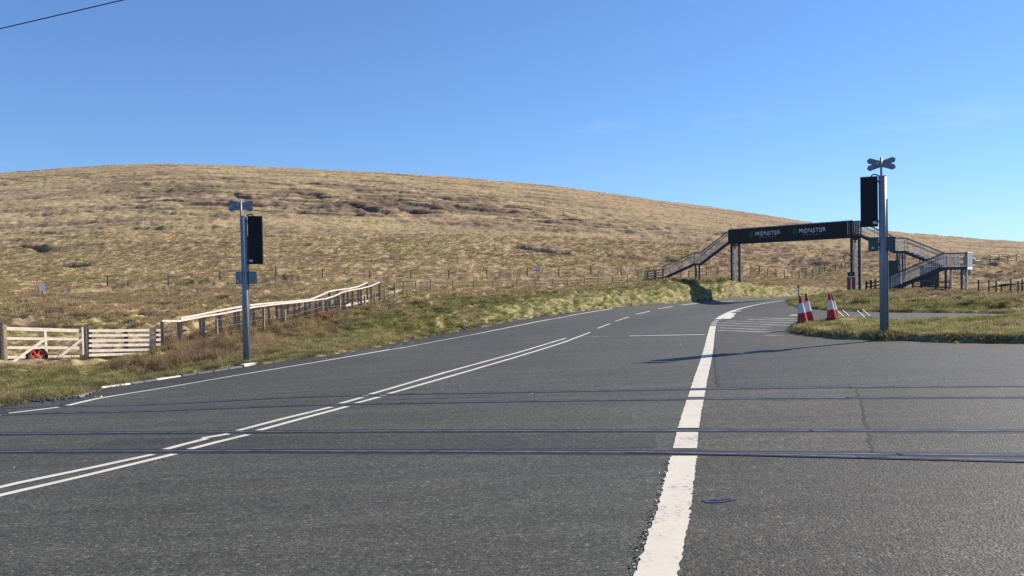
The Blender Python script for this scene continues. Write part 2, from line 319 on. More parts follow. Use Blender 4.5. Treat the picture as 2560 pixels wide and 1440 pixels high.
M = {}
M['road'] = asphalt('road_asphalt', (0.066, 0.0618, 0.0460), (0.168, 0.157, 0.118), (0.84, 0.84, 0.80), 62.0, 0.6)
M['apron'] = asphalt('apron_asphalt', (0.048, 0.0418, 0.0290), (0.146, 0.127, 0.088), (0.90, 0.83, 0.76), 50.0, 0.8)
M['shoulder'] = asphalt('shoulder_asphalt', (0.048, 0.043, 0.032), (0.112, 0.100, 0.074), (0.86, 0.83, 0.82), 80.0, 0.6)
M['patch'] = asphalt('patch_asphalt', (0.052, 0.0455, 0.032), (0.190, 0.166, 0.118), (0.92, 0.84, 0.78), 55.0, 0.7)
M['patchdark'] = asphalt('dark_patch_asphalt', (0.038, 0.0355, 0.0275), (0.128, 0.119, 0.092), (0.86, 0.86, 0.84), 62.0, 0.6)
M['line'] = paint('road_paint', (0.52, 0.49, 0.43), 0.335)
M['thick'] = paint('edge_paint', (0.50, 0.462, 0.385), 0.335, 20)
M['worn'] = paint('worn_paint', (0.25, 0.24, 0.215), 0.42, 14)
M['faint'] = paint('faint_paint', (0.20, 0.195, 0.19), 0.46, 10)
M['tar'] = mat('bitumen', (0.026, 0.0255, 0.027), 0.6, var=0.3, scale=20)
M['groove'] = mat('groove_shade_and_tar', (0.008, 0.008, 0.011), 0.8)  # near-black: paints the shade inside the rail grooves, also fills tar seams
M['steel'] = mat('rail_steel', (0.25, 0.225, 0.215), 0.36, 0.65, var=0.45, scale=4)
M['rust'] = mat('rail_side', (0.07, 0.045, 0.035), 0.85, 0.2, var=0.3, scale=15)
M['ground'] = ground_mat(); M['blade'] = blade_mat()
M['timber'] = mat('bleached_timber', (0.72, 0.63, 0.53), 0.85, var=0.15, scale=9, bump=0.3)
M['raildeck'] = mat('weathered_rail', (0.63, 0.56, 0.48), 0.85, var=0.2, scale=9, bump=0.3)
M['oldtimber'] = mat('weathered_post', (0.40, 0.305, 0.215), 0.9, var=0.3, scale=12, bump=0.4)
M['darktimber'] = mat('dark_post', (0.11, 0.085, 0.07), 0.9, var=0.3, scale=12, bump=0.4)
M['wire'] = mat('fence_wire', (0.22, 0.21, 0.2), 0.5, 0.7)
M['pole'] = mat('galvanised_pole', (0.25, 0.27, 0.295), 0.40, 0.15, var=0.10, scale=5)
M['back'] = mat('sign_back', (0.21, 0.25, 0.30), 0.55, 0.3, var=0.1)
M['black'] = mat('black_plastic', (0.006, 0.006, 0.009), 0.55, var=0.2)
M['label'] = mat('white_label', (0.6, 0.6, 0.6), 0.6)
M['greenbox'] = mat('grey_green_box', (0.075, 0.105, 0.115), 0.55, 0.1)
M['bridge'] = mat('bridge_steel', (0.055, 0.06, 0.075), 0.55, 0.4, var=0.2, scale=3)
M['bridgelight'] = mat('bridge_galvanised', (0.56, 0.55, 0.57), 0.55, 0.2, var=0.2, scale=3)
M['wrap'] = mat('column_wrap', (0.48, 0.44, 0.48), 0.7, var=0.45, scale=5)
M['banner'] = mat('banner_vinyl', (0.006, 0.006, 0.010), 0.6, var=0.15)
M['lettering'] = mat('banner_lettering', (0.55, 0.55, 0.58), 0.7, var=0.1)
M['logo'] = mat('banner_logo_green', (0.05, 0.16, 0.07), 0.7, var=0.1)
M['red'] = mat('cone_red', (0.42, 0.018, 0.024), 0.5, var=0.2, scale=8)
M['white'] = mat('cone_white', (0.60, 0.60, 0.61), 0.5, var=0.12, scale=10)
M['padred'] = mat('pad_red', (0.33, 0.05, 0.07), 0.6, var=0.2)
M['yellow'] = mat('pale_yellow_timber', (0.75, 0.66, 0.42), 0.7, var=0.15)
M['tyre'] = mat('tyre_rubber', (0.012, 0.012, 0.013), 0.85)
M['rim'] = mat('red_wheel_rim', (0.40, 0.02, 0.015), 0.55, var=0.3, scale=8)
M['kerbwhite'] = mat('whitewashed_kerb', (0.68, 0.64, 0.56), 0.85, var=0.15, scale=14, bump=0.4)
M['kerb'] = mat('concrete_kerb', (0.17, 0.17, 0.165), 0.9, var=0.25, scale=14, bump=0.5)
M['gravel'] = mat('dark_chippings', (0.075, 0.075, 0.08), 0.85, var=0.4, scale=30)
M['wool'] = mat('sheep_wool', (0.62, 0.57, 0.48), 0.95, var=0.15, scale=10)
M['rock'] = mat('pale_rock', (0.36, 0.31, 0.26), 0.9, var=0.25, scale=1.2, bump=0.5, bscale=6)
M['whitestone'] = mat('white_stone', (0.70, 0.68, 0.64), 0.85, var=0.2, scale=9)
M['orange'] = mat('orange_netting', (0.30, 0.13, 0.09), 0.8, var=0.2)
M['teal'] = mat('teal_cabinet', (0.045, 0.085, 0.10), 0.6, 0.1, var=0.2)
M['bluepatch'] = mat('blue_metal_plate', (0.07, 0.085, 0.13), 0.45, 0.3, var=0.4, scale=25)
M['signwhite'] = mat('sign_face', (0.66, 0.66, 0.70), 0.6)
M['cable'] = mat('copper_wire', (0.03, 0.03, 0.035), 0.5, 0.5)

# ------------------------------------------------------------------ mesh building
class MB:
    def __init__(s): s.v = []; s.f = []
    def add(s, vs, fs):
        o = len(s.v); s.v += [tuple(v) for v in vs]; s.f += [tuple(o + i for i in f) for f in fs]; return s
    def obox(s, c, ax, ay, az):
        """box: centre and three half-extent vectors"""
        c, ax, ay, az = Vector(c), Vector(ax), Vector(ay), Vector(az); vs = []
        for k in (-1, 1):
            for a, b in ((-1, -1), (1, -1), (1, 1), (-1, 1)): vs.append(c + ax * a + ay * b + az * k)
        return s.add(vs, [(3, 2, 1, 0), (4, 5, 6, 7), (0, 1, 5, 4), (1, 2, 6, 5), (2, 3, 7, 6), (3, 0, 4, 7)])
    def beam(s, p0, p1, w, h, up=Z):
        p0, p1 = Vector(p0), Vector(p1); d = p1 - p0; L = d.length; d.normalize()
        sd = d.cross(Vector(up))
        if sd.length < 1e-4: sd = d.cross(Vector((1, 0, 0)))
        sd.normalize(); u = sd.cross(d)
        return s.obox((p0 + p1) / 2, d * L / 2, sd * w / 2, u * h / 2)
    def tube(s, p0, p1, r0, r1=None, n=10, cap=True, ph=0.0):
        r1 = r0 if r1 is None else r1; p0, p1 = Vector(p0), Vector(p1); d = (p1 - p0).normalized()
        a = d.cross(Vector((0.3, 0.9, 0.1)) if abs(d.z) > 0.9 else Z).normalized(); b = d.cross(a); vs = []
        for p, r in ((p0, r0), (p1, r1)):
            for i in range(n):
                t = 2 * math.pi * i / n + ph; vs.append(p + (a * math.cos(t) + b * math.sin(t)) * r)
        fs = [(i, (i + 1) % n, n + (i + 1) % n, n + i) for i in range(n)]
        if cap: fs += [tuple(range(n))[::-1], tuple(range(n, 2 * n))]
        return s.add(vs, fs)
    def lathe(s, c, prof, axis=Z, n=16):
        """surface of revolution: list of (radius, height along the axis)"""
        c = Vector(c); d = Vector(axis).normalized(); a = d.cross(Vector((0.3, 0.9, 0.1)) if abs(d.z) > 0.9 else Z).normalized(); b = d.cross(a); vs = []; fs = []
        for r, h in prof:
            for i in range(n):
                t = 2 * math.pi * i / n; vs.append(c + d * h + (a * math.cos(t) + b * math.sin(t)) * r)
        for j in range(len(prof) - 1):
            for i in range(n): fs.append((j * n + i, j * n + (i + 1) % n, (j + 1) * n + (i + 1) % n, (j + 1) * n + i))
        fs += [tuple(range(n))[::-1], tuple(range((len(prof) - 1) * n, len(prof) * n))]
        return s.add(vs, fs)
    def slab(s, pts, n, th):
        """flat outline with thickness along n"""
        n = Vector(n).normalized() * th / 2; k = len(pts); vs = [Vector(p) - n for p in pts] + [Vector(p) + n for p in pts]
        return s.add(vs, [tuple(range(k))[::-1], tuple(range(k, 2 * k))] + [(i, (i + 1) % k, k + (i + 1) % k, k + i) for i in range(k)])
    def build(s, name, m, parent=None, smooth=False):
        off = Vector(parent.matrix_world.translation) if parent is not None and parent.get('_base') is None else Vector((0, 0, 0))
        if parent is not None: off = base_of(parent)
        me = bpy.data.meshes.new(name); me.from_pydata([(v[0] - off.x, v[1] - off.y, v[2] - off.z) for v in s.v], [], s.f)
        bm = bmesh.new(); bm.from_mesh(me); bmesh.ops.recalc_face_normals(bm, faces=bm.faces); bm.to_mesh(me); bm.free()
        if smooth:
            for p in me.polygons: p.use_smooth = True
        me.materials.append(M[m] if isinstance(m, str) else m)
        o = bpy.data.objects.new(name, me); C.objects.link(o)
        if parent is not None: o.parent = parent
        return o
def base_of(o):
    v = Vector((0, 0, 0))
    while o is not None: v += o.location; o = o.parent
    return v
def tag(o, label, cat, group=None):
    o['label'] = label; o['category'] = cat
    if group: o['group'] = group
    return o
def thing(name, base, label, cat, group=None):
    o = bpy.data.objects.new(name, None); C.objects.link(o); o.location = base; o.empty_display_size = 0.2
    return tag(o, label, cat, group)
def grid_mesh(name, X, Y, Zv, keep, m, smooth=True, attr=None):
    r, c = X.shape; idx = np.arange(r * c).reshape(r, c)
    q = np.stack([idx[:-1, :-1], idx[:-1, 1:], idx[1:, 1:], idx[1:, :-1]], -1)[keep]
    used = np.zeros(r * c, bool); used[q.ravel()] = True; remap = np.cumsum(used) - 1; q = remap[q]
    co = np.stack([X, Y, Zv], -1).reshape(-1, 3)[used]; nf = len(q)
    me = bpy.data.meshes.new(name); me.vertices.add(len(co)); me.vertices.foreach_set('co', co.astype(np.float32).ravel())
    me.loops.add(nf * 4); me.loops.foreach_set('vertex_index', q.astype(np.int32).ravel())
    me.polygons.add(nf); me.polygons.foreach_set('loop_start', np.arange(0, nf * 4, 4, dtype=np.int32)); me.polygons.foreach_set('loop_total', np.full(nf, 4, np.int32))
    me.polygons.foreach_set('use_smooth', np.full(nf, smooth, bool))
    if attr is not None:
        a = me.color_attributes.new('tint', 'FLOAT_COLOR', 'POINT'); a.data.foreach_set('color', np.concatenate([attr.reshape(-1, 3)[used], np.ones((used.sum(), 1))], 1).astype(np.float32).ravel())
    me.update(); me.validate(); me.materials.append(M[m])
    o = bpy.data.objects.new(name, me); C.objects.link(o); return o

# ------------------------------------------------------------------ colour of the ground (its own colour, plus some shade painted on the hillside step faces)
STRAW = np.array((0.385, 0.288, 0.158)); TAN = np.array((0.325, 0.231, 0.142)); BROWN = np.array((0.165, 0.115, 0.085)); GREEN = np.array((0.180, 0.182, 0.062)); LIME = np.array((0.225, 0.210, 0.088)); PEAT = np.array((0.045, 0.030, 0.022)); OLIVE = np.array((0.305, 0.260, 0.118))
def mix(a, b, t): return a * (1 - t[..., None]) + b * t[..., None]
def ground_tint(x, y, sd, isl, on_isl, r, hill, peat, st, amp, h):
    n1 = fbm(x * 0.05, y * 0.09, 71, 4); n2 = fbm(x * 0.35, y * 0.35, 73, 3); n3 = fbm(x * 0.02, y * 0.05, 77, 4); n4 = fbm(x * 1.6, y * 1.6, 79, 3)
    col = mix(np.broadcast_to(STRAW, x.shape + (3,)), TAN, sstep(-0.25, 0.35, n1))
    col = mix(col, OLIVE, 0.45 * sstep(0.0, 0.5, n3))
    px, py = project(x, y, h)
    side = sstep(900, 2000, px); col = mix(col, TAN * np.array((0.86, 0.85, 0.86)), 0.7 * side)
    # heather belt across the upper slope
    yc = np.interp(px, [0, 250, 620, 1000, 1300, 1600, 2560], [440, 452, 490, 505, 530, 560, 640])
    belt = np.exp(-((py - yc) / 36) ** 2) * sstep(150, 420, px) * (1 - sstep(1250, 1750, px))
    belt = belt * sstep(-0.25, 0.3, fbm(x * 0.04, y * 0.10, 83, 4))
    col = mix(col, BROWN, np.clip(0.95 * belt, 0, 1))
    col = mix(col, BROWN, hill * 0.6 * sstep(0.18, 0.55, fbm(x * 0.03, y * 0.12, 85, 4)))
    gr = hill * 0.30 * sstep(0.28, 0.6, fbm(x * 0.03 + 9, y * 0.08, 87, 3)); col = mix(col, GREEN * 1.3, gr)
    col = mix(col, BROWN * 0.55, (0.15 + 0.85 * hill) * 0.78 * sstep(0.25, 0.95, st) * sstep(12, 30, sd))  # dark step faces: peat and heather colour with part of their shade painted in
    lo = (1 - hill); col = mix(col, np.array((0.25, 0.225, 0.085)), lo * 0.65 * sstep(0.0, 0.45, fbm(x * 0.13, y * 0.2, 131, 3))); col = mix(col, BROWN, lo * 0.5 * sstep(0.2, 0.5, fbm(x * 0.22 + 5, y * 0.35, 133, 3)))
    # verge grass
    v = (1 - sstep(3.2, 7.0, sd + 1.4 * n2)) * (1 - sstep(80, 100, r)); v = np.where(on_isl, 1.0, v)
    rgt = sstep(14, 22, x) * (1 - sstep(46, 62, y)) * 0.9; v = np.maximum(v, rgt * sstep(-0.5, 0.1, n2))
    vc = mix(np.broadcast_to(GREEN, x.shape + (3,)), LIME, sstep(-0.4, 0.3, n2)); vc = mix(vc, OLIVE * 1.1, 0.7 * sstep(0.0, 0.5, n4 + 0.3 * n1))
    vc = mix(vc, STRAW * 0.9, np.where(on_isl, 0.35, 0.65) * sstep(0.15, 0.6, fbm(x * 0.6, y * 0.6, 91, 3)))
    # the rushy brown patch between the gate, the fence and the signal post
    rush = np.exp(-(((x + 9.6) / 2.4) ** 2 + ((y - 28) / 4) ** 2)); vc = mix(vc, TAN * 0.9, np.clip(0.6 * rush, 0, 1))
    col = mix(col, vc, v)
    bare = (1 - sstep(0.05, 0.45, sd + 0.25 * n4)); col = mix(col, np.array((0.10, 0.085, 0.065)), np.where(on_isl, 0.5, 0.6) * bare)
    col = mix(col, PEAT * 1.3, np.clip(peat, 0, 1) * 0.85 * sstep(-0.5, 0.1, n4 + 0.3))
    return col * (1 + 0.14 * n4[..., None])

# ------------------------------------------------------------------ moor: one sheet from the road edge to beyond the skyline
qs = np.concatenate([np.linspace(-1.0, -0.72, 40)[:-1], np.linspace(-0.72, 0.72, 980), np.linspace(0.72, 1.0, 40)[1:]])
ys = np.exp(np.concatenate([np.linspace(math.log(9), math.log(16), 40)[:-1], np.linspace(math.log(16), math.log(100), 320)[:-1], np.linspace(math.log(100), math.log(430), 520), np.linspace(math.log(430), math.log(900), 25)[1:]]))
Q, Yg = np.meshgrid(qs, ys); Xg = Q * Yg
H, sdg, islg, onig, rg, hillg, peatg, stg, ampg = terrain(Xg, Yg)
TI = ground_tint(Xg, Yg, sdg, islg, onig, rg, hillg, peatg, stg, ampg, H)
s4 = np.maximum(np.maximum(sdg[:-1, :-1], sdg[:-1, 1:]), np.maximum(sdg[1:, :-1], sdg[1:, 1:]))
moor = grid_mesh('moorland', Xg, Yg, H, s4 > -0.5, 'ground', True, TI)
moor['kind'] = 'structure'; moor['label'] = 'brown and straw coloured moorland hillside with grass verges'
# ground around and behind the place, lower wherever the finer sheets lie
gx, gy = np.meshgrid(np.linspace(-900, 900, 61), np.linspace(-500, 900, 57))
gz = G(gx, np.maximum(gy, 1.5)) - 2.0 - 0.004 * np.abs(gx)
under = grid_mesh('ground', gx, gy, gz, np.ones((56, 60), bool), 'ground', True, np.broadcast_to(TAN, gx.shape + (3,)).copy()); under['kind'] = 'structure'

# ------------------------------------------------------------------ carriageway and apron sheets, split under the thick white line
THICK_PX = [(1480, 2000), (1560, 1700), (1640, 1440), (1684, 1280), (1709, 1145), (1717, 1090), (1730, 1030), (1741, 990), (1752, 945), (1764, 905), (1772, 870), (1778, 835), (1781, 818), (1788, 805), (1802, 792), (1830, 778), (1868, 766), (1915, 757.5), (1962, 751)]
thick_pts = [P(*p) for p in THICK_PX]
def resample(pts, step=0.35, smooth=2):
    p = np.array(pts, float)
    for _ in range(smooth):      # Chaikin
        a = p[:-1] * 0.75 + p[1:] * 0.25; b = p[:-1] * 0.25 + p[1:] * 0.75
        p = np.concatenate([p[:1], np.stack([a, b], 1).reshape(-1, 2), p[-1:]])
    s = np.concatenate([[0], np.cumsum(np.linalg.norm(np.diff(p, axis=0), axis=1))]); n = max(2, int(s[-1] / step) + 1); t = np.linspace(0, s[-1], n)
    return np.stack([np.interp(t, s, p[:, 0]), np.interp(t, s, p[:, 1])], -1)
thick = resample(thick_pts)
ext = [(-1.0, -30)] + [tuple(p) for p in thick] + [(26.0, 62.0), (90, 80), (90, -30)]
tq = np.linspace(-1.0, 1.0, 420); ty = np.exp(np.linspace(math.log(3.0), math.log(96), 300))
TQ, TY = np.meshgrid(tq, ty); TX = TQ * TY; TZ = G(TX, TY)
cx = (TX[:-1, :-1] + TX[1:, 1:]) / 2; cy = (TY[:-1, :-1] + TY[1:, 1:]) / 2
sdc, _ = sd_tarmac(cx, cy); right = inside(cx, cy, ext)
road = grid_mesh('road', TX, TY, TZ, (sdc < 0.6) & ~right, 'road'); road['kind'] = 'structure'; road['label'] = 'grey asphalt mountain road curving right under the footbridge'
apron = grid_mesh('parking_apron', TX, TY, TZ, (sdc < 0.6) & right, 'apron'); apron['kind'] = 'structure'; apron['label'] = 'coarse brownish asphalt apron beside the road'
bx_, by_ = np.meshgrid(np.linspace(-60, 60, 121), np.linspace(-30, 9, 40)); bz_ = plane(bx_, by_) - 0.03
back = grid_mesh('road_behind', bx_, by_, bz_, np.ones((39, 120), bool), 'road'); back['kind'] = 'structure'; back.name = 'road'

def strip(pts, w, m, name, lift=0.004, parent=road, jag=0.0, step=0.35, w2=None, smooth=2):
    """a painted band laid on the road"""
    p = resample(pts, step, smooth); t = np.gradient(p, axis=0); t /= np.linalg.norm(t, axis=1)[:, None] + 1e-9; nr = np.stack([-t[:, 1], t[:, 0]], -1)
    ww = np.full(len(p), w) if w2 is None else np.linspace(w, w2, len(p))
    l = p + nr * (ww / 2 + rng.normal(0, jag, len(p)))[:, None]; r = p - nr * (ww / 2 + rng.normal(0, jag, len(p)))[:, None]
    mb = MB(); zl = G(l[:, 0], l[:, 1]) + lift; zr = G(r[:, 0], r[:, 1]) + lift; n = len(p)
    vs = [(l[i, 0], l[i, 1], zl[i]) for i in range(n)] + [(r[i, 0], r[i, 1], zr[i]) for i in range(n)]
    mb.add(vs, [(i, i + 1, n + i + 1, n + i) for i in range(n - 1)])
    return mb.build(name, m, parent)
def pxl(l):
    out = []
    for (ax, ay), (bx, by) in zip(l[:-1], l[1:]):
        n = max(1, int(math.hypot(bx - ax, by - ay) / 30)); out += [P(ax + (bx - ax) * k / n, ay + (by - ay) * k / n) for k in range(n)]
    return out + [P(*l[-1])]

EDGE_PX = [(-140, 1062), (22, 1033), (158, 1016.5), (245, 996), (420, 968), (600, 937), (800, 904), (1000, 870), (1200, 833), (1350, 803), (1450, 784.5), (1530, 771.5), (1640, 760.5)]
ex_ = [p[0] for p in EDGE_PX]; shl = []
for a in np.linspace(-140, 1640, 60):
    shl.append((P(a, float(np.interp(a, ex_, [p[1] for p in EDGE_PX]))), P(a, float(np.interp(a, [p[0] for p in LEFT_PX], [p[1] for p in LEFT_PX])) - 3)))
mb = MB(); k_ = len(shl); mb.add([(p[0], p[1], Gs(*p) + 0.002) for p, _ in shl] + [(p[0], p[1], Gs(*p) + 0.002) for _, p in shl], [(i, i + 1, k_ + i + 1, k_ + i) for i in range(k_ - 1)])
mb.build('road_shoulder', 'shoulder', road)
# edge line on the far side of the road
for seg in ([(-140, 1062), (6, 1038)], [(22, 1033), (80, 1026.5), (146, 1018.5)], [(158, 1016.5), (245, 996), (420, 968), (600, 937), (800, 904), (1000, 870), (1200, 833), (1350, 803), (1450, 784.5), (1530, 771.5)]):
    strip(pxl(seg), 0.13, 'line', 'edge_line', jag=0.004)
# double centre line
for seg in ([(-140, 1254), (0, 1217), (190, 1178), (382, 1136.5)], [(405, 1126), (460, 1111), (517, 1097)], [(505, 1096), (572, 1085)], [(581, 1080.5), (700, 1049), (828, 1018)], [(836, 1013), (905, 994)], [(912, 990), (1100, 935), (1300, 880), (1415, 845.5)],
            [(-100, 1265), (0, 1239), (220, 1188), (436, 1135.5)], [(468, 1125), (540, 1106), (620, 1087)], [(632, 1080.5), (750, 1048), (868, 1016.5)], [(876, 1012), (948, 993)], [(956, 989), (1150, 934), (1300, 890), (1410, 856), (1475, 831)]):
    strip(pxl(seg), 0.115, 'line', 'centre_line', jag=0.004)
for seg in ([(1494, 821), (1525, 809)], [(1538, 803), (1572, 792.5)], [(1590, 786), (1625, 777.5)], [(1644, 772), (1682, 766)], [(1704, 762.5), (1752, 757.5)], [(1780, 755.5), (1835, 751.5)]):
    strip(pxl(seg), 0.13, 'line', 'centre_dash', jag=0.004)
strip(pxl([(1440, 842), (1527, 841)]), 0.18, 'worn', 'stop_line', jag=0.01)
strip(pxl([(1574, 840), (1762, 836.5)]), 0.22, 'line', 'stop_line', jag=0.01)
# thick white line with gaps where the rails cross
for a, b in ((2000, 1141), (1122, 1081.5), (1071, 1000.5), (993.5, 977), (971, 815)):
    seg = [(float(np.interp(-yv, [-p[1] for p in THICK_PX], [p[0] for p in THICK_PX])), yv) for yv in np.linspace(a, b, 9)]
    strip(pxl(seg), 0.245, 'thick', 'thick_edge_line', lift=0.007, jag=0.0065 if a > 1500 else 0.0035, step=0.045, smooth=1)
strip(pxl([(1783, 813), (1786, 808), (1792, 800)]), 0.24, 'worn', 'thick_edge_line', jag=0.03, step=0.15)
strip(pxl([(1795, 798), (1811, 787), (1842, 773.5), (1885, 763), (1925, 756), (1962, 750.8)]), 0.30, 'line', 'thick_edge_line', jag=0.01)
strip(pxl([(1817, 797), (1831, 783)]), 0.42, 'line', 'hatch_marking', jag=0.02)
strip(pxl([(1836, 779), (1844, 777.5)]), 0.6, 'line', 'hatch_marking', jag=0.02)
for seg, m_ in (([(1905, 795), (2010, 797.5)], 'worn'), ([(1843, 795.5), (1872, 794.5)], 'faint'), ([(1868, 798.2), (2010, 802.5)], 'worn'), ([(1815, 802.5), (1990, 807.8)], 'worn'), ([(1797, 807), (1975, 813.8)], 'worn'), ([(1790, 812.7), (1842, 814.8)], 'worn'), ([(1850, 815.2), (1922, 817.8)], 'worn'), ([(1795, 819.8), (1918, 824.4)], 'worn'), ([(1797, 826), (1932, 831)], 'worn'), ([(1915, 838), (1950, 840)], 'faint'), ([(1978, 787.5), (1995, 788.3)], 'line'), ([(1981, 767.5), (1990, 769)], 'worn')):
    strip(pxl(seg), 0.42, m_, 'hatch_marking', parent=apron, jag=0.02)

# tram rails set in the road
RAILS = [[(-500, 1133), (0, 1130), (400, 1130), (850, 1129), (1300, 1129), (1700, 1131.5), (2100, 1136), (2560, 1142)],
         [(-500, 1093), (0, 1086), (500, 1083), (850, 1079), (1300, 1077), (1700, 1076), (2120, 1077), (2560, 1081)],
         [(0, 1038), (350, 1027), (700, 1017), (1200, 1005), (1700, 997), (2130, 994.5), (2560, 995.5)],
         [(0, 1021), (350, 1011), (700, 998), (1000, 988), (1400, 977), (1700, 972), (2000, 969.5), (2560, 967.5)]]
rail_curves = []
track_words = ['near rail of the near tram track', 'far rail of the near tram track', 'near rail of the far tram track', 'far rail of the far tram track']
def rail_obj(poly, name, label, x0, x1, guard=0, joint=None, lift=0.0):
    xs = np.arange(x0, x1, 0.4); ysr = np.polyval(poly, xs)
    t = np.gradient(np.stack([xs, ysr], -1), axis=0); t /= np.linalg.norm(t, axis=1)[:, None]; nr = np.stack([-t[:, 1], t[:, 0]], -1)
    root = thing(name, (xs[len(xs) // 2], ysr[len(xs) // 2], Gs(xs[len(xs) // 2], ysr[len(xs) // 2])), label, 'rail', 'tram rails across the road')
    def band(o0, o1, z0, z1, nm, m_):
        mb = MB(); n = len(xs); c = []
        for o, z in ((o0, z0 - 0.03), (o0, z1), (o1, z1), (o1, z0 - 0.03)):
            X_ = xs + nr[:, 0] * o; Y_ = ysr + nr[:, 1] * o; c += [(X_[i], Y_[i], g_[i] + z) for i in range(n)]
        fs = []
        for k in range(3): fs += [(k * n + i, k * n + i + 1, (k + 1) * n + i + 1, (k + 1) * n + i) for i in range(n - 1)]
        mb.add(c, fs); return mb.build(nm, m_, root)
    g_ = G(xs, ysr) + lift
    if not lift: band(-0.12, 0.12, 0, 0.0040, 'sealant_band', 'tar')
    band(-0.030, 0.030, 0, 0.0085, 'rail_head', 'steel'); band(0.030, 0.078, 0, 0.0058, 'flangeway', 'groove'); band(-0.060, -0.030, 0, 0.0058, 'flangeway', 'groove')  # flangeways are flat black strips, the groove's shade put into their colour
    if joint is not None:
        for jx in joint:
            jy = float(np.polyval(poly, jx)); z = Gs(jx, jy); MB().obox((jx, jy, z + 0.009), (0.010, 0, 0), (0, 0.045, 0), (0, 0, 0.004)).build('rail_joint', 'rust', root)
for i, rp in enumerate(RAILS):
    w_ = np.array(pxl(rp)); poly = np.polyfit(w_[:, 0], w_[:, 1], 2); rail_curves.append(poly)
    rail_obj(poly, 'tram_rail', 'dark steel ' + track_words[i] + ' set flush in asphalt', -13.0 if i < 2 else -11.0, 13.0, joint=[(3.6,), (3.3,), (4.7,), (5.2,)][i])
w_ = np.array(pxl([(1560, 1131.0), (1700, 1134), (1900, 1138.0), (2215, 1145.5), (2560, 1154)])); poly = np.polyfit(w_[:, 0], w_[:, 1], 2)
rail_obj(poly, 'check_rail', 'thinner steel check rail splaying from the near tram rail', 1.15, 7.5, joint=(3.2,), lift=0.003)
def patch(pix, m_, par, lift=0.0018):
    w_ = [P(*p) for p in pix]; c_ = np.mean(w_, axis=0); mb = MB(); n = len(w_); rings = 6
    vs = [(c_[0], c_[1], Gs(*c_) + lift)]
    for k in range(1, rings + 1):
        for p in w_: q_ = c_ + (np.array(p) - c_) * k / rings; vs.append((q_[0], q_[1], Gs(*q_) + lift))
    fs = [(0, 1 + i, 1 + (i + 1) % n) for i in range(n)] + [(1 + k * n + i, 1 + k * n + (i + 1) % n, 1 + (k + 1) * n + (i + 1) % n, 1 + (k + 1) * n + i) for k in range(rings - 1) for i in range(n)]
    mb.add(vs, fs).build('asphalt_patch', m_, par)
patch([(1768, 973), (1900, 972.5), (2140, 971), (2146, 990), (2160, 1050), (2170, 1074), (2180, 1127), (1960, 1131), (1745, 1128), (1752, 1060), (1762, 1000)], 'patch', apron)
patch([(1900, 866), (2200, 872), (2560, 880), (2800, 900), (2800, 950), (2560, 963), (2100, 966), (1800, 968), (1792, 900)], 'patchdark', apron)
patch([(300, 1095), (900, 1088), (1640, 1085), (1640, 1120), (900, 1124), (200, 1125)], 'patchdark', road)
# tar seams and patches
def seam(pts, w, nm='tar_seam', par=apron):
    p = resample(pxl(pts), 0.1, 0); p = p + rng.normal(0, 0.012, p.shape); strip([tuple(a) for a in p], w, 'groove', nm, 0.0035, par, jag=0.006, step=0.1, smooth=0)
seam([(2140, 972), (2146, 990)], 0.03); seam([(2150, 1000), (2162, 1050), (2170, 1072)], 0.035); seam([(2172, 1082), (2180, 1128)], 0.035)
seam([(1787, 868), (1786, 905), (1790, 940), (1796, 968)], 0.03); seam([(1830, 974), (2140, 970)], 0.02); seam([(1900, 1001), (2150, 1000)], 0.015)
for a, b in (((700, 1006), (1250, 992)), ((30, 1002), (160, 1000))): seam([a, b], 0.02, par=road)

# ------------------------------------------------------------------ kerbs along the verge
kerb = bpy.data.objects.new('kerb', None); C.objects.link(kerb); kerb['kind'] = 'structure'
def kerb_stone(a, b, m_, nm='kerb_stone', h=0.10, lab=None):
    a = np.array(P(*a)); b = np.array(P(*b)); za = Gs(*a); zb = Gs(*b); d = Vector((b[0] - a[0], b[1] - a[1], zb - za)); L = d.length; d.normalize(); s_ = d.cross(Z).normalized(); u = s_.cross(d)
    c = Vector(((a[0] + b[0]) / 2, (a[1] + b[1]) / 2, (za + zb) / 2 + h / 2 - 0.05)); pr = [(-0.085, -h / 2 - 0.05), (0.085, -h / 2 - 0.05), (0.085, h / 2 - 0.03), (0.055, h / 2), (-0.075, h / 2), (-0.085, h / 2 - 0.012)]
    k = len(pr); vs = [c - d * L / 2 + s_ * x + u * z for x, z in pr] + [c + d * L / 2 + s_ * x + u * z for x, z in pr]
    o = MB().add(vs, [tuple(range(k))[::-1], tuple(range(k, 2 * k))] + [(i, (i + 1) % k, k + (i + 1) % k, k + i) for i in range(k)]).build(nm, m_, kerb)
    if lab: o['label'] = lab
kerb_stone((250, 970.5), (321, 961.5), 'kerbwhite', h=0.09, lab='whitewashed kerb stone nearest the gravel')
kerb_stone((391, 951), (450, 942), 'kerbwhite', h=0.09, lab='whitewashed kerb stone between gravel and signal post')
kerb_stone((606, 917.5), (640, 911.5), 'kerbwhite', h=0.13, lab='whitewashed kerb stone at the foot of the signal post')
for a, b in (((326, 961), (356, 956.5)), ((359, 956), (388, 951.5)), ((455, 941.3), (490, 936)), ((494, 935.4), (530, 930)), ((534, 929.4), (568, 924)), ((571, 923.5), (603, 918)), ((190, 995), (222, 984)), ((224, 983), (247, 972))):
    kerb_stone(a, b, 'kerb', h=0.09)

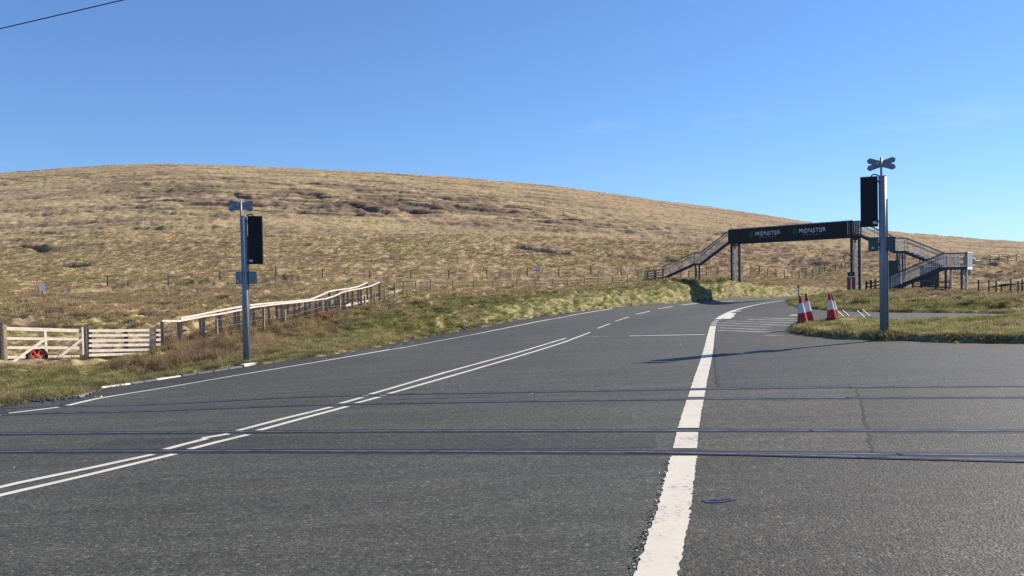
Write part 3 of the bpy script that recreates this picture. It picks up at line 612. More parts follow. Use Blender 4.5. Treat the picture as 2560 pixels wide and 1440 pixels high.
# ------------------------------------------------------------------ level crossing signals
def post_frame(px, py, d):
    """foot of something upright: world position on the terrain at depth d under that pixel"""
    p = W(px, py, d); return Vector((p.x, p.y, p.z))
def signal(px, pybase, d, side, label):
    foot = post_frame(px, pybase, d); foot.z = T(foot.x, foot.y) if abs(T(foot.x, foot.y) - foot.z) < 0.25 else foot.z
    zt = lambda py: W(px, py, d).z
    b = foot; fw = Vector((b.x, b.y, 0)).normalized(); rt = Vector((fw.y, -fw.x, 0))       # away from and across the sight line
    s_ = d / FPX
    root = thing('crossing_signal', b, label, 'signal', 'level crossing signals')
    top = {1: 541, -1: 441}[side]; ztop = zt(top)
    MB().tube(b - Z * 0.3, b + Z * (ztop - b.z), 0.105, 0.098, 16).build('pole', 'pole', root, True)
    cap = MB().lathe(b + Z * (ztop - b.z), [(0.103, -0.01), (0.103, 0.012), (0.06, 0.03)], n=16).build('pole_cap', 'pole', root)
    MB().lathe(b - Z * 0.06, [(0.17, 0), (0.17, 0.02), (0.12, 0.05), (0.11, 0.12)], n=16).build('foot_plate', 'pole', root)
    # black signal head seen from behind
    hh = (120 if side > 0 else 125) * s_; hw = 0.43; hz = ztop - hh / 2 + 0.01; hc = b + Z * (hz - b.z) + rt * side * (0.115 + hw / 2) + fw * 0.05
    head = MB(); dep = 0.13
    pr = [(-hw / 2, -dep), (hw / 2 - 0.02, -dep), (hw / 2, -dep + 0.02), (hw / 2, dep), (-hw / 2, dep)]
    vs = [hc + rt * x + fw * y_ - Z * hh / 2 for x, y_ in pr] + [hc + rt * x + fw * y_ + Z * hh / 2 for x, y_ in pr]; k = 5
    head.add(vs, [tuple(range(k)), tuple(range(k, 2 * k))] + [(i, (i + 1) % k, k + (i + 1) % k, k + i) for i in range(k)])
    hd = head.build('signal_head', 'black', root)
    for q_ in (-0.12, 0.0, 0.12): MB().obox(hc - fw * (dep + 0.006) + rt * q_, rt * 0.012, fw * 0.006, Z * (hh / 2 - 0.03)).build('rib', 'black', hd)
    MB().obox(hc - fw * (dep + 0.016) - rt * side * (hw / 2 - 0.075) - Z * (hh / 2 - 0.10), rt * 0.05, fw * 0.004, Z * 0.034).build('label_plate', 'label', hd)
    for zz in (0.40, -0.40): MB().obox(b + Z * (hz - b.z + zz * hh) + rt * side * 0.11, rt * 0.06, fw * 0.04, Z * 0.03).build('bracket', 'pole', root)
    hoop = MB(); pts = [b + Z * (ztop - b.z - 0.02) + rt * side * (0.02 + 0.26 * math.sin(a)) * 1.0 + Z * 0.09 * math.sin(a * 2 if a < math.pi / 2 else math.pi - 0) for a in np.linspace(0, math.pi / 2, 7)]
    for i in range(6): hoop.tube(pts[i], pts[i + 1], 0.018, n=6)
    hoop.build('cable_loop', 'black', root)
    # cross of four arms on a thin mast
    cyx = {1: (602, 515), -1: (2203, 410)}[side]; cc = W(cyx[0], cyx[1], d) - fw * 0.02
    mast0 = b + Z * (ztop - b.z - 0.34) - fw * 0.115; mast0 = Vector((cc.x, cc.y, 0)) - fw * 0.03 + Z * mast0.z
    MB().tube(mast0, Vector((mast0.x, mast0.y, cc.z + 0.17)), 0.030, n=8).build('mast', 'pole', root, True)
    for zz in (0.06, 0.24): MB().obox(Vector(((mast0.x + b.x) / 2, (mast0.y + b.y) / 2, mast0.z + zz)), rt * 0.07, fw * 0.07, Z * 0.02).build('clamp', 'pole', root)
    cr = MB
    ang = math.radians(19); Lh = 0.375; hw2 = 0.075
    for q_ in (1, -1):
        ax = rt * math.cos(ang) + Z * math.sin(ang) * q_; ay = ax.cross(fw)
        o = cc + fw * (0.014 + 0.008 * q_)
        MB().slab([o + ax * (-Lh) , o + ax * (-Lh + 0.055) + ay * hw2, o + ax * (Lh - 0.055) + ay * hw2, o + ax * Lh, o + ax * (Lh - 0.055) - ay * hw2, o + ax * (-Lh + 0.055) - ay * hw2], fw, 0.006).build('cross_arm', 'back', root)
    MB().obox(cc - rt * 0.09 + Z * 0.03 - fw * 0.008, rt * 0.022, fw * 0.004, Z * 0.03).build('sticker', 'label', root)
    # pair of control boxes
    zb = zt({1: 695, -1: 611}[side]); bh = 0.36
    for q_, wd, back_ in ((-1, 0.085, 0.0), (1, 0.135, 0.0)):
        if side < 0: wd = 0.145 if q_ < 0 else 0.11
        c_ = b + Z * (zb - b.z) + rt * q_ * (0.105 + wd * 0.9) + fw * 0.02
        bo = MB().obox(c_, rt * wd * 0.86, fw * 0.11, Z * bh / 2).build('control_box', 'greenbox' if side < 0 else 'back', root)
        MB().obox(c_ + Z * (bh / 2 + 0.008), rt * wd * 0.92, fw * 0.125, Z * 0.008).build('box_lid', 'greenbox' if side < 0 else 'back', bo)
        if q_ < 0: MB().obox(c_ - fw * 0.114 - rt * 0.02 - Z * 0.09, rt * 0.03, fw * 0.003, Z * 0.03).build('sticker', 'label', bo)
    for dz in (-0.11, 0.11): MB().lathe(b + Z * (zb - b.z + dz), [(0.104, -0.012), (0.112, -0.01), (0.112, 0.01), (0.104, 0.012)], n=16).build('strap', 'pole', root)
    # conduit on the sunlit side
    cpos = b + rt * 0.11 - fw * 0.03
    MB().tube(cpos + Z * 0.1, cpos + Z * (ztop - b.z - 0.6), 0.014, n=6).build('conduit', 'pole', root)
    return root
signal(617, 911, 24.0, 1, 'grey crossing signal post beside the timber fence, black head on its right')
signal(2210, 832, 21.5, -1, 'grey crossing signal post on the grass island, black head on its left')

# ------------------------------------------------------------------ timber field gate, hurdle and posts on the left
def gp(px, py, d): return W(px, py, d)
GA, GB = (4, 24.6), (203, 26.6)
def gd(px): return GA[1] + (px - GA[0]) / (GB[0] - GA[0]) * (GB[1] - GA[1])
g0 = W(110, 912, gd(110)); gate = thing('field_gate', (g0.x, g0.y, Gs(g0.x, g0.y)), 'pale timber field gate with four bars and two diagonal braces', 'gate')
gdir = (W(203, 870, gd(203)) - W(12, 870, gd(12))).normalized(); gn = gdir.cross(Z).normalized()
def bar(px0, y0, px1, y1, w, par, nm, m_='timber', off=0.0, th=0.035, dfun=gd):
    a = W(px0, y0, dfun(px0)) + gn * off; b = W(px1, y1, dfun(px1)) + gn * off
    d = (b - a).normalized(); s_ = gn; u = d.cross(s_).normalized()
    return MB().obox((a + b) / 2, d * (b - a).length / 2, s_ * th / 2, u * w / 2).build(nm, m_, par)
sc_ = 25.5 / FPX
bar(10, 821, 203, 827, 8.5 * sc_, gate, 'top_bar'); bar(12, 846, 203, 848, 6.5 * sc_, gate, 'bar'); bar(12, 869, 203, 869.5, 6.5 * sc_, gate, 'bar'); bar(12, 893, 203, 891, 6.5 * sc_, gate, 'bar')
bar(111, 828, 116, 914, 6 * sc_, gate, 'upright', off=0.04); bar(204, 818, 207, 900, 4.5 * sc_, gate, 'upright', off=0.04); bar(9, 812, 12, 915, 8 * sc_, gate, 'hanging_stile', m_='oldtimber', off=0.05, th=0.07)
bar(20, 911, 109, 848, 6.5 * sc_, gate, 'brace', off=0.075); bar(119, 912, 203, 847, 6.5 * sc_, gate, 'brace', off=0.075)
for i_, (px, yt) in enumerate(((1, 806), (211, 817), (219, 819))):
    d_ = gd(px) + (0.0, 0.12, 0.35)[i_]; t_ = W(px, yt, d_); zb_ = T(t_.x, t_.y)
    tag(MB().tube((t_.x, t_.y, zb_ - 0.2), t_, (0.10, 0.085, 0.095)[i_], (0.095, 0.08, 0.09)[i_], 8).build('gate_post', 'darktimber'), ('dark timber gate post at the hinge end of the field gate', 'dark timber gate post at the latch end of the field gate', 'dark shuttering post holding the five bar hurdle')[i_], 'post')
h0 = W(312, 880, 27.6); hur = thing('hurdle', (h0.x, h0.y, Gs(h0.x, h0.y)), 'fixed five bar timber hurdle between gate post and long fence', 'fence')
def hd_(px): return 26.1 + (px - 222) / (402 - 222) * 2.0
for k, (ya, yb) in enumerate(((827, 825.5), (839, 837.5), (852, 849.5), (864, 861.5), (877, 873.5), (888, 883))): bar(222, ya, 401, yb, 6.6 * sc_, hur, 'bar', dfun=hd_, th=0.03)
for px in (226, 317, 396): bar(px, 822, px + 1, 893, 8 * sc_, hur, 'upright', 'darktimber', -0.06, 0.07, hd_)
# old wheel behind the gate
wc = W(83, 899, 25.6); whl = thing('old_wheel', (wc.x, wc.y, Gs(wc.x, wc.y)), 'old black tyre on a rusty red rim leaning against the gate', 'wheel')
wax = (gn * 1.0 + Z * 0.18).normalized(); wr = 0.34
wc = Vector((wc.x, wc.y, wc.z + 0.12)) + gn * 0.24
def torus_prof(R_, r_, n=12): return [(R_ + r_ * math.cos(a), r_ * math.sin(a)) for a in np.linspace(0, 2 * math.pi, n)]
tm = MB(); a_ = wax.cross(Z).normalized(); b_ = wax.cross(a_); nn, mm = 28, 10; vs = []
for i in range(nn):
    t_ = 2 * math.pi * i / nn; o_ = a_ * math.cos(t_) + b_ * math.sin(t_)
    for j in range(mm):
        s2 = 2 * math.pi * j / mm; vs.append(wc + o_ * (wr - 0.075 + 0.075 * math.cos(s2)) + wax * 0.085 * math.sin(s2))
tm.add(vs, [(i * mm + j, ((i + 1) % nn) * mm + j, ((i + 1) % nn) * mm + (j + 1) % mm, i * mm + (j + 1) % mm) for i in range(nn) for j in range(mm)]).build('tyre', 'tyre', whl, True)
MB().lathe(wc, [(0.215, -0.05), (0.225, 0.06), (0.20, 0.06), (0.17, 0.0), (0.08, -0.01), (0.07, 0.05), (0.03, 0.06)], wax, 24).build('rim', 'rim', whl)
for k in range(6):
    o_ = a_ * math.cos(k * math.pi / 3) + b_ * math.sin(k * math.pi / 3); MB().beam(wc + wax * 0.03 + o_ * 0.06, wc + wax * 0.03 + o_ * 0.2, 0.05, 0.02, wax).build('spoke', 'rim', whl)

# ------------------------------------------------------------------ the double timber fence running up the verge
def fz(X, Y): return 380 + X * 0.28125, 680 + Y * 0.28125
def row_depth(px, k): q, _ = ray(px, 760); return k / (q - 0.214)
rowB = [(405, 804), (447, 804.5), (508, 793), (551, 786.5), (596, 777.5), (634, 769.5), (671, 764.5), (703, 761), (736, 758), (763, 755), (789, 751.5), (815, 748), (837, 741), (858, 731), (881, 726), (902, 722.5), (927, 716), (948, 707)]
rowA = [(452, 798), (500, 788.5), (545, 779), (587, 771), (627, 764.5), (658, 761), (691, 758), (719, 756), (747, 753), (774, 751), (799, 741), (823, 730), (844, 726), (869, 723.5), (895, 718), (917, 708)]
def timber_row(rows, k, nm, label, rail_w, rail_h, firstpost=True):
    mid = rows[len(rows) // 2]; d_ = row_depth(mid[0], k); b = W(mid[0], mid[1], d_); root = thing(nm, (b.x, b.y, Gs(b.x, b.y)), label, 'fence', 'paired timber fences beside the road')
    pts = [W(px, py, row_depth(px, k)) for px, py in rows]
    for i, p in enumerate(pts):
        g = T(p.x, p.y); r_ = 0.05 + 0.012 * random.random(); ln = Vector((random.uniform(-.03, .03), random.uniform(-.03, .03), 0))
        MB().beam(Vector((p.x, p.y, g - 0.3)) + ln, Vector((p.x, p.y, p.z - 0.01)), 2 * r_ * 0.95, 2 * r_, Vector((1, 0.4, 0))).build('post', 'oldtimber', root)
    for a, b_ in zip(pts[:-1], pts[1:]):
        d = (b_ - a); d.normalize(); ea = a - d * 0.03; eb = b_ + d * 0.03
        MB().beam(ea + Z * rail_h / 2, eb + Z * rail_h / 2, rail_w, rail_h).build('top_rail', 'raildeck', root)
    return pts
timber_row(rowB, -18.24, 'rail_fence', 'long pale topped post and rail fence, row nearer the road', 0.06, 0.06)
timber_row(rowA, -19.5, 'rail_fence', 'long pale topped post and rail fence, row nearer the moor', 0.07, 0.07)

def wire_fence(nm, label, posts, mat_='oldtimber', r=0.05, h=None, wires=(0.95, 0.6, 0.3), lean=0.03, wr=0.006, hmin=0.8):
    """posts: (px, top py, depth)"""
    tops = [W(px, yt, d) for px, yt, d in posts]; m_ = tops[len(tops) // 2]
    root = thing(nm, (m_.x, m_.y, Gs(m_.x, m_.y)), label, 'fence'); feet = []
    for p in tops:
        g = T(p.x, p.y); top = p.z if h is None else g + h * random.uniform(0.9, 1.08)
        top = max(top, g + hmin); l_ = Vector((random.uniform(-lean, lean), random.uniform(-lean, lean), 0))
        MB().tube((p.x, p.y, g - 0.25), Vector((p.x, p.y, top)) + l_, r * random.uniform(0.9, 1.1), r * 0.9, 7).build('post', mat_, root); feet.append((Vector((p.x, p.y, g)), top - g))
    for w_ in wires:
        mb = MB()
        for (a, ha), (b, hb) in zip(feet[:-1], feet[1:]): mb.tube(a + Z * ha * w_, b + Z * hb * w_, wr, n=4, cap=False)
        mb.build('wire', 'wire', root)
    return root, feet
near = [(542, 815, 31), (658, 769, 34.2), (712, 784, 36.5), (805, 761, 40), (848, 745, 42), (911, 739, 45), (937, 731, 47), (961, 718, 49), (986, 711, 51), (1008, 706, 53), (1040, 703, 55), (1076, 704, 57), (1132, 704, 59.5), (1185, 702, 62), (1233, 702, 64), (1292, 697, 66.5), (1338, 696, 68.5), (1381, 695, 70.5), (1419, 697, 72), (1461, 692, 73.5), (1496, 693, 75.5), (1532, 691, 77), (1569, 688, 78.5), (1595, 677, 79.5)]
rt_, ft_ = wire_fence('wire_fence', 'low post and wire fence along the bank from timber fence to footbridge steps', near, 'oldtimber', 0.055, wires=(0.92, 0.55, 0.25))
a_ = ft_[-1][0]; b_ = ft_[-2][0]; MB().tube(a_ + Z * 0.85, a_ + (b_ - a_) * 0.85 + Z * 0.1, 0.045, n=6).build('strut', 'oldtimber', rt_)
wire_fence('wire_fence', 'sparse wire fence along the peat bank at the foot of the hill', [(269, 697, 79), (420, 688, 79.5), (550, 681, 79.8), (690, 676, 80), (806, 681, 81), (924, 683, 82), (1027, 684, 84), (1122, 682, 86), (1217, 679, 89), (1318, 678, 92), (1397, 680, 94), (1477, 680, 96), (1553, 680, 98), (1640, 680, 100)], 'darktimber', 0.068, wires=(0.9, 0.5), hmin=1.1)
wire_fence('wire_fence', 'distant post and wire fence on the moor behind the footbridge span', [(1702, 684, 104), (1722, 683, 105), (1742, 683, 106), (1766, 681, 107), (1794, 682, 107.5), (1855, 684, 109), (1877, 682, 110), (1899, 682, 110.5), (1919, 683, 111), (1940, 683, 111.5), (1961, 682, 112), (1980, 684, 112.5), (1998, 684, 113), (2015, 684, 113.5), (2031, 685, 114), (2048, 685, 114.5), (2062, 684, 115), (2075, 685, 115), (2089, 686, 115.5), (2104, 686, 116), (2113, 687, 116)], 'darktimber', 0.055, h=1.15)
wire_fence('wire_fence', 'straggling dark wire fence in the rough grass right of the steps', [(2403, 722, 62), (2446, 728, 61), (2472, 728, 60), (2490, 724, 59), (2504, 724, 59), (2526, 729, 58), (2545, 728, 57.5), (2556, 728, 57), (2600, 730, 56)], 'darktimber', 0.055, h=1.05)
wire_fence('wire_fence', 'far line of fence posts on the moor beyond the right hand steps', [(2300 + 22 * k, 691, 118 + k * 0.6) for k in range(13)], 'darktimber', 0.06, h=1.15)

# fallen pale timbers near the end of the paired fences
def plank(p0, p1, label, w=0.07, h=0.05, m_='timber', cat='timber', lift=0.10):
    a = Vector((*P(*p0), 0)); b = Vector((*P(*p1), 0)); a.z = T(a.x, a.y) + lift; b.z = T(b.x, b.y) + lift
    return tag(MB().beam(a, b, w, h).build('fallen_rail', m_), label, cat)
for i_, (px0, y0, px1, y1, d_) in enumerate(((864, 764, 893, 758.5, 44.5), (897, 757, 925, 750.5, 46), (965, 737.5, 1003, 731.5, 53))):
    a = W(px0, y0, d_); b = W(px1, y1, d_ + 1.0); a.z = max(a.z, T(a.x, a.y) + .06); b.z = max(b.z, T(b.x, b.y) + .06)
    tag(MB().beam(a, b, 0.07, 0.09).build('fallen_rail', 'timber'), ('pale fallen rail at the near end below the fence end', 'pale fallen rail in the middle below the fence end', 'pale fallen rail between two wire fence posts beyond the timber fence')[i_], 'timber')
a = W(1040, 721, 55.4); b = W(1062, 731, 55.6); c = W(1033, 731, 55.2); tr = thing('fence_prop', (a.x, a.y, T(a.x, a.y)), 'pair of pale props leaning on a wire fence post', 'timber')
MB().beam(a, Vector((b.x, b.y, T(b.x, b.y) + .05)), 0.08, 0.08).build('prop', 'timber', tr); MB().beam(a, Vector((c.x, c.y, T(c.x, c.y) + .05)), 0.08, 0.08).build('prop', 'timber', tr)
s_ = W(1160, 777, 42.5); g = T(s_.x, s_.y); mk = thing('marker_stake', (s_.x, s_.y, g), 'short white wooden stake in the roadside bank', 'stake')
MB().beam((s_.x, s_.y, g - 0.1), (s_.x, s_.y, g + 0.42), 0.045, 0.045, Vector((1, 0, 0))).build('shaft', 'timber', mk); MB().obox((s_.x, s_.y, g + 0.435), (0.028, 0, 0), (0, 0.028, 0), (0, 0, 0.016)).build('cap', 'timber', mk)
# orange netting
nb = W(795, 803, 38.5); net = MB(); nu, nv = 22, 5; vs = []
for i in range(nu):
    for j in range(nv):
        x = nb.x + (i / (nu - 1) - 0.5) * 1.0; y = nb.y + (i / (nu - 1)) * 0.9; vs.append((x + 0.06 * math.sin(i * 1.7 + j), y - j * 0.13 + 0.05 * math.sin(i * 2.3), T(x, y) + 0.08 + j * 0.06 + 0.09 * math.sin(i * 0.9 + j * 1.3)))
for i in range(nu - 1):
    for j in range(nv):
        net.tube(vs[i * nv + j], vs[(i + 1) * nv + j], 0.014, n=4, cap=False)
        if j < nv - 1: net.tube(vs[i * nv + j], vs[i * nv + j + 1], 0.014, n=4, cap=False)
tag(net.build('plastic_netting', 'orange'), 'crumpled orange plastic netting at the foot of the timber fence', 'netting')

# ------------------------------------------------------------------ small signs on the moor
def small_sign(px, ytop, ybase, d, wpx, hpx, label, m_='signwhite'):
    b = W(px, ybase, d); g = T(b.x, b.y); s2 = d / FPX; top = g + (ybase - ytop) * s2; root = thing('notice_board', (b.x, b.y, g), label, 'sign')
    MB().tube((b.x, b.y + 0.04, g - 0.2), (b.x, b.y + 0.04, top - 0.03), 0.035, n=6).build('post', 'darktimber', root)
    fw = Vector((b.x, b.y, 0)).normalized(); r_ = Vector((fw.y, -fw.x, 0)); MB().obox((b.x, b.y, top - hpx * s2 / 2), r_ * wpx * s2 / 2, fw * 0.012, Z * hpx * s2 / 2).build('panel', m_, root)
small_sign(106, 714, 750, 62, 13, 19, 'small white notice on a post in the moor behind the gate')
b = Vector((*P(1345, 680), 0)); g = T(b.x, b.y); bx = thing('storage_box', (b.x, b.y, g), 'small white box dumped on the moor above the wire fences', 'box')
MB().obox((b.x, b.y, g + 0.32), (0.30, 0, 0), (0, 0.25, 0), (0, 0, 0.26)).build('body', 'signwhite', bx); MB().obox((b.x + .0, b.y, g + 0.605), (0.33, 0, 0), (0, 0.28, 0), (0, 0, 0.025)).build('lid', 'label', bx)
for sx in (-.24, .24): MB().obox((b.x + sx, b.y, g + 0.02), (0.05, 0, 0), (0, 0.22, 0), (0, 0, 0.07)).build('foot', 'darktimber', bx)

# ------------------------------------------------------------------ the footbridge
ZD = 4.42      # underside of the span
RB = W(2132, 600, 68.0); LB = W(1823, 612, 79.0); RB = Vector((RB.x, RB.y, 0)); LB = Vector((LB.x, LB.y, 0))
A = (LB - RB).normalized(); NB = Vector((-A.y, A.x, 0))
if NB.dot(Vector((-RB.x, -RB.y, 0))) < 0: NB = -NB
SPAN = (LB - RB).length; WID = 1.2; HB = 1.42
fb = thing('footbridge', (*((RB + LB) / 2).xy, Gs(*((RB + LB) / 2).xy)), 'dark steel footbridge with black advertising banner spanning the road', 'footbridge')
def near_(p, z, o=0.0): return Vector((p.x, p.y, z)) + NB * o
deck = MB().obox(((RB + LB) / 2 - NB * WID / 2) + Z * (ZD + 0.16), A * SPAN / 2, NB * (WID / 2 - 0.02), Z * 0.06).build('deck', 'bridge', fb)
for o_ in (0.0, -WID):
    MB().beam(near_(RB, ZD + 0.11, o_), near_(LB, ZD + 0.11, o_), 0.10, 0.22).build('girder', 'bridge', fb)
    MB().beam(near_(RB, ZD + HB + 0.03, o_), near_(LB, ZD + HB + 0.03, o_), 0.06, 0.06).build('top_rail', 'bridgelight', fb)
    pn = MB()
    for t_ in np.linspace(0, 1, 12):
        q_ = RB.lerp(LB, float(t_)); pn.beam(near_(q_, ZD + 0.2, o_), near_(q_, ZD + HB + 0.02, o_), 0.05, 0.05, A)
    pp = pn.build('parapet_posts', 'bridge', fb); pp['kind'] = 'stuff'
ban = MB().obox(near_((RB + LB) / 2, ZD + HB / 2, 0.075), A * (SPAN / 2 + 0.04), NB * 0.012, Z * (HB / 2 - 0.01)).build('banner', 'banner', fb)
MB().obox(near_((RB + LB) / 2, ZD + HB / 2, -WID - 0.075), A * (SPAN / 2 + 0.04), NB * 0.012, Z * (HB / 2 - 0.01)).build('banner', 'banner', fb)
for t_ in (0.03, 0.22, 0.41, 0.6, 0.8, 0.97):
    q_ = RB.lerp(LB, t_); MB().obox(near_(q_, ZD + HB + 0.02, 0.06), A * 0.04, NB * 0.04, Z * 0.05).build('banner_clip', 'bridgelight', fb)
# lettering: from the left end, reading left to right means from LB to RB
def text_mesh(txt, size, shear=0.0, bold=0.0):
    cu = bpy.data.curves.new('t', 'FONT'); cu.body = txt; cu.size = size; cu.align_x = 'LEFT'; cu.shear = shear; cu.extrude = 0.004; cu.offset = bold; cu.space_character = 1.06; cu.resolution_u = 3
    ob = bpy.data.objects.new('t', cu); C.objects.link(ob); dg = bpy.context.evaluated_depsgraph_get(); dg.update()
    me = bpy.data.meshes.new_from_object(ob.evaluated_get(dg)); v = [tuple(x.co) for x in me.vertices]; f = [tuple(p.vertices) for p in me.polygons]
    bpy.data.objects.remove(ob); bpy.data.curves.remove(cu); bpy.data.meshes.remove(me); return v, f
EX = -A
def on_banner(v, f, nm, m_, s0, z0, sx=1.0, sy=1.0, proud=0.095):
    """s0: metres from the left end, z0: height"""
    base = near_(LB, z0, proud) + EX * s0; vs = [base + EX * (x * sx) + Z * (y * sy) + NB * z for x, y, z in v]
    return MB().add(vs, f).build(nm, m_, ban)
def s_of_px(px):
    t_ = (px - 1823) / (2132 - 1823); d_ = 1 / ((1 - t_) / 79.0 + t_ / 68.0); p = W(px, 600, d_); return (Vector((p.x, p.y, 0)) - LB).dot(EX)
for k, (lg0, lg1, tx0, tx1, en0, en1) in enumerate(((1875, 1886, 1890, 1953, 1901, 1943), (1984, 1995, 1999, 2067, 2010, 2056))):
    s0, s1 = s_of_px(tx0), s_of_px(tx1); v, f = text_mesh('MONSTER', 0.5, 0.0, 0.008); wv = max(p[0] for p in v)
    sx = (s1 - s0) / wv; zb_ = ZD + 0.66
    wob = [(x, y + 0.03 * math.sin(x * 9), z) for x, y, z in v]
    o = on_banner(wob, f, 'brand_lettering', 'lettering', s0, zb_, sx, 1.05)
    # the O is split by a pointed stroke
    so = s0 + (s1 - s0) * 0.245; on_banner([(-0.02, -0.10, 0), (0.0, -0.16, 0), (0.02, -0.10, 0), (0.02, 0.42, 0), (0.0, 0.5, 0), (-0.02, 0.42, 0)], [(0, 1, 2, 3, 4, 5)], 'letter_stroke', 'lettering', so, zb_, 1, 1, 0.102)
    e0, e1 = s_of_px(en0), s_of_px(en1); n_ = 6
    for q_, ch in enumerate('ENERGY'):
        v, f = text_mesh(ch, 0.17); on_banner(v, f, 'small_letter', 'lettering', e0 + (e1 - e0) * q_ / 5.6, ZD + 0.42, 1.1, 1.0)
    l0, l1 = s_of_px(lg0), s_of_px(lg1); wl_ = (l1 - l0)
    for q_, (hh, jx) in enumerate(((0.62, 0.0), (0.68, 0.02), (0.62, -0.02))):
        x0 = l0 + wl_ * (0.05 + q_ * 0.34); w_ = wl_ * 0.19
        on_banner([(0, 0.66, 0), (w_ * 1.3, 0.68, 0), (w_ * 0.9, 0.45, 0), (w_ * 1.25, 0.25, 0), (w_ * 0.55 + jx, 0.66 - hh, 0), (w_ * 0.1, 0.22, 0), (w_ * 0.35, 0.44, 0)], [(0, 1, 2, 3, 4, 5, 6)], 'claw_mark', 'logo', x0, ZD + 0.40, 1, 1)

def column(p, o, ztop, nm='column', w=0.17, m_='bridge', zb=None):
    q_ = near_(p, 0, o); g = T(q_.x, q_.y) if zb is None else zb
    mb = MB(); fl = 0.03       # an H section
    for s2 in (-1, 1): mb.obox(q_ + Z * ((g + ztop) / 2 - 0.15) + A * s2 * (w / 2 - fl / 2), A * fl / 2, NB * w / 2, Z * ((ztop - g) / 2 + 0.15))
    mb.obox(q_ + Z * ((g + ztop) / 2 - 0.15), A * (w / 2 - fl), NB * 0.018, Z * ((ztop - g) / 2 + 0.15)); c_ = mb.build(nm, m_, fb)
    MB().obox(q_ + Z * (g + 0.02), A * w * 0.9, NB * w * 0.9, Z * 0.03).build('base_plate', 'bridge', c_); return c_
for p, ins in ((RB, 0.15), (LB, 0.25)):
    pc = p + (A if p is RB else -A) * ins
    for o_ in (-0.06, -WID + 0.02): column(pc, o_, ZD)
    # wrapped cable tray and light edge post between the two legs
    q_ = near_(pc, 0, -WID * 0.46); g = T(q_.x, q_.y); MB().obox(q_ + Z * ((g + ZD) / 2), A * 0.03, NB * 0.17, Z * ((ZD - g) / 2)).build('column_wrap', 'wrap', fb)
    q_ = near_(pc, 0, -WID - 0.16); g = T(q_.x, q_.y); MB().obox(q_ + Z * ((g + ZD) / 2), A * 0.07, NB * 0.045, Z * ((ZD - g) / 2)).build('edge_post', 'bridgelight', fb)
    MB().beam(near_(pc, ZD - 0.1, 0.02), near_(pc, ZD - 0.1, -WID - 0.02), 0.16, 0.18).build('cross_beam', 'bridge', fb)

def flight(p0, z0, p1, z1, side, wid=1.2, n_tread=10, rail=1.1, balu=0.13, far=True):
    """stair flight between two floor points; side points towards the outer (near) stringer"""
    p0 = Vector((p0.x, p0.y, z0)); p1 = Vector((p1.x, p1.y, z1)); d = p1 - p0; hd2 = Vector((d.x, d.y, 0)).normalized()
    for o_ in (0, -wid):
        so = side * o_ * -1 if False else side * (-(-o_))
        s0 = p0 + side * o_; s1 = p1 + side * o_
        MB().beam(s0 - Z * 0.06, s1 - Z * 0.06, 0.06, 0.26).build('stringer', 'bridge', fb)
        hr = MB(); hr.tube(s0 + Z * rail, s1 + Z * rail, 0.035, n=8)
        ho = hr.build('handrail', 'bridge', fb); MB().beam(s0 + Z * rail * 0.72, s1 + Z * rail * 0.72, 0.03, 0.04).build('mid_rail', 'bridge', ho)
        L = Vector((d.x, d.y, 0)).length; nb_ = max(3, int(L / balu)); b2 = MB()
        for i in range(nb_ + 1):
            q_ = s0.lerp(s1, i / nb_); big = (i % 9 == 0); b2.beam(q_ + Z * 0.02, q_ + Z * (rail if big else rail * 0.97), 0.05 if big else 0.022, 0.05 if big else 0.022, hd2)
        bo = b2.build('baluster_infill', 'bridgelight', fb); bo['kind'] = 'stuff'
    for i in range(n_tread):
        q_ = p0.lerp(p1, (i + 0.5) / n_tread) - side * wid / 2
        MB().obox(q_ + Z * 0.0, hd2 * 0.12, side * (wid / 2 - 0.035), Z * 0.02).build('tread', 'bridgelight', fb)
def landing(p0, p1, z, side, wid=1.2, rail=1.1, rails=True):
    p0 = Vector((p0.x, p0.y, z)); p1 = Vector((p1.x, p1.y, z)); d = (p1 - p0); hd2 = d.normalized()
    MB().obox((p0 + p1) / 2 - side * wid / 2 - Z * 0.05, hd2 * (d.length / 2 + 0.02), side * (wid / 2 + 0.03), Z * 0.09).build('landing', 'bridge', fb)
    if rails:
        for o_ in (0, -wid):
            s0 = p0 + side * o_; s1 = p1 + side * o_; ho = MB().tube(s0 + Z * rail, s1 + Z * rail, 0.035, n=8).build('handrail', 'bridge', fb)
            b2 = MB(); n_ = max(2, int(d.length / 0.13))
            for i in range(n_ + 1):
                q_ = s0.lerp(s1, i / n_); w_ = 0.05 if i in (0, n_) else 0.022; b2.beam(q_ + Z * 0.03, q_ + Z * rail, w_, w_, hd2)
            bo = b2.build('baluster_infill', 'bridgelight', fb); bo['kind'] = 'stuff'
# left steps, going left across the view
D1 = Vector((-0.985, 0.17, 0)).normalized(); S1 = Vector((-D1.y, D1.x, 0))
if S1.dot(Vector((0, -1, 0))) < 0: S1 = -S1
FL = ZD + 0.22
pa = LB + Vector((0, 0, 0)) + S1 * 0.06; q1 = pa + D1 * 2.75; q2 = q1 + D1 * 0.62; q3 = q2 + D1 * 3.12
zl = 2.55; g3 = T(q3.x, q3.y)
landing(pa - D1 * WID * 0.9, pa, FL, S1, rails=False)
flight(pa, FL, q1, zl, S1, n_tread=9); landing(q1, q2, zl, S1); flight(q2, zl, q3, g3 + 0.22, S1, n_tread=9)
for q_ in (q1 + D1 * 0.15, q1 + D1 * 0.5):
    for o_ in (-0.05, -WID + 0.05):
        b = q_ + S1 * o_; g = T(b.x, b.y); MB().beam((b.x, b.y, g - 0.2), (b.x, b.y, zl - 0.1), 0.11, 0.11, D1).build('support_post', 'bridge' if o_ > -0.5 else 'bridgelight', fb)
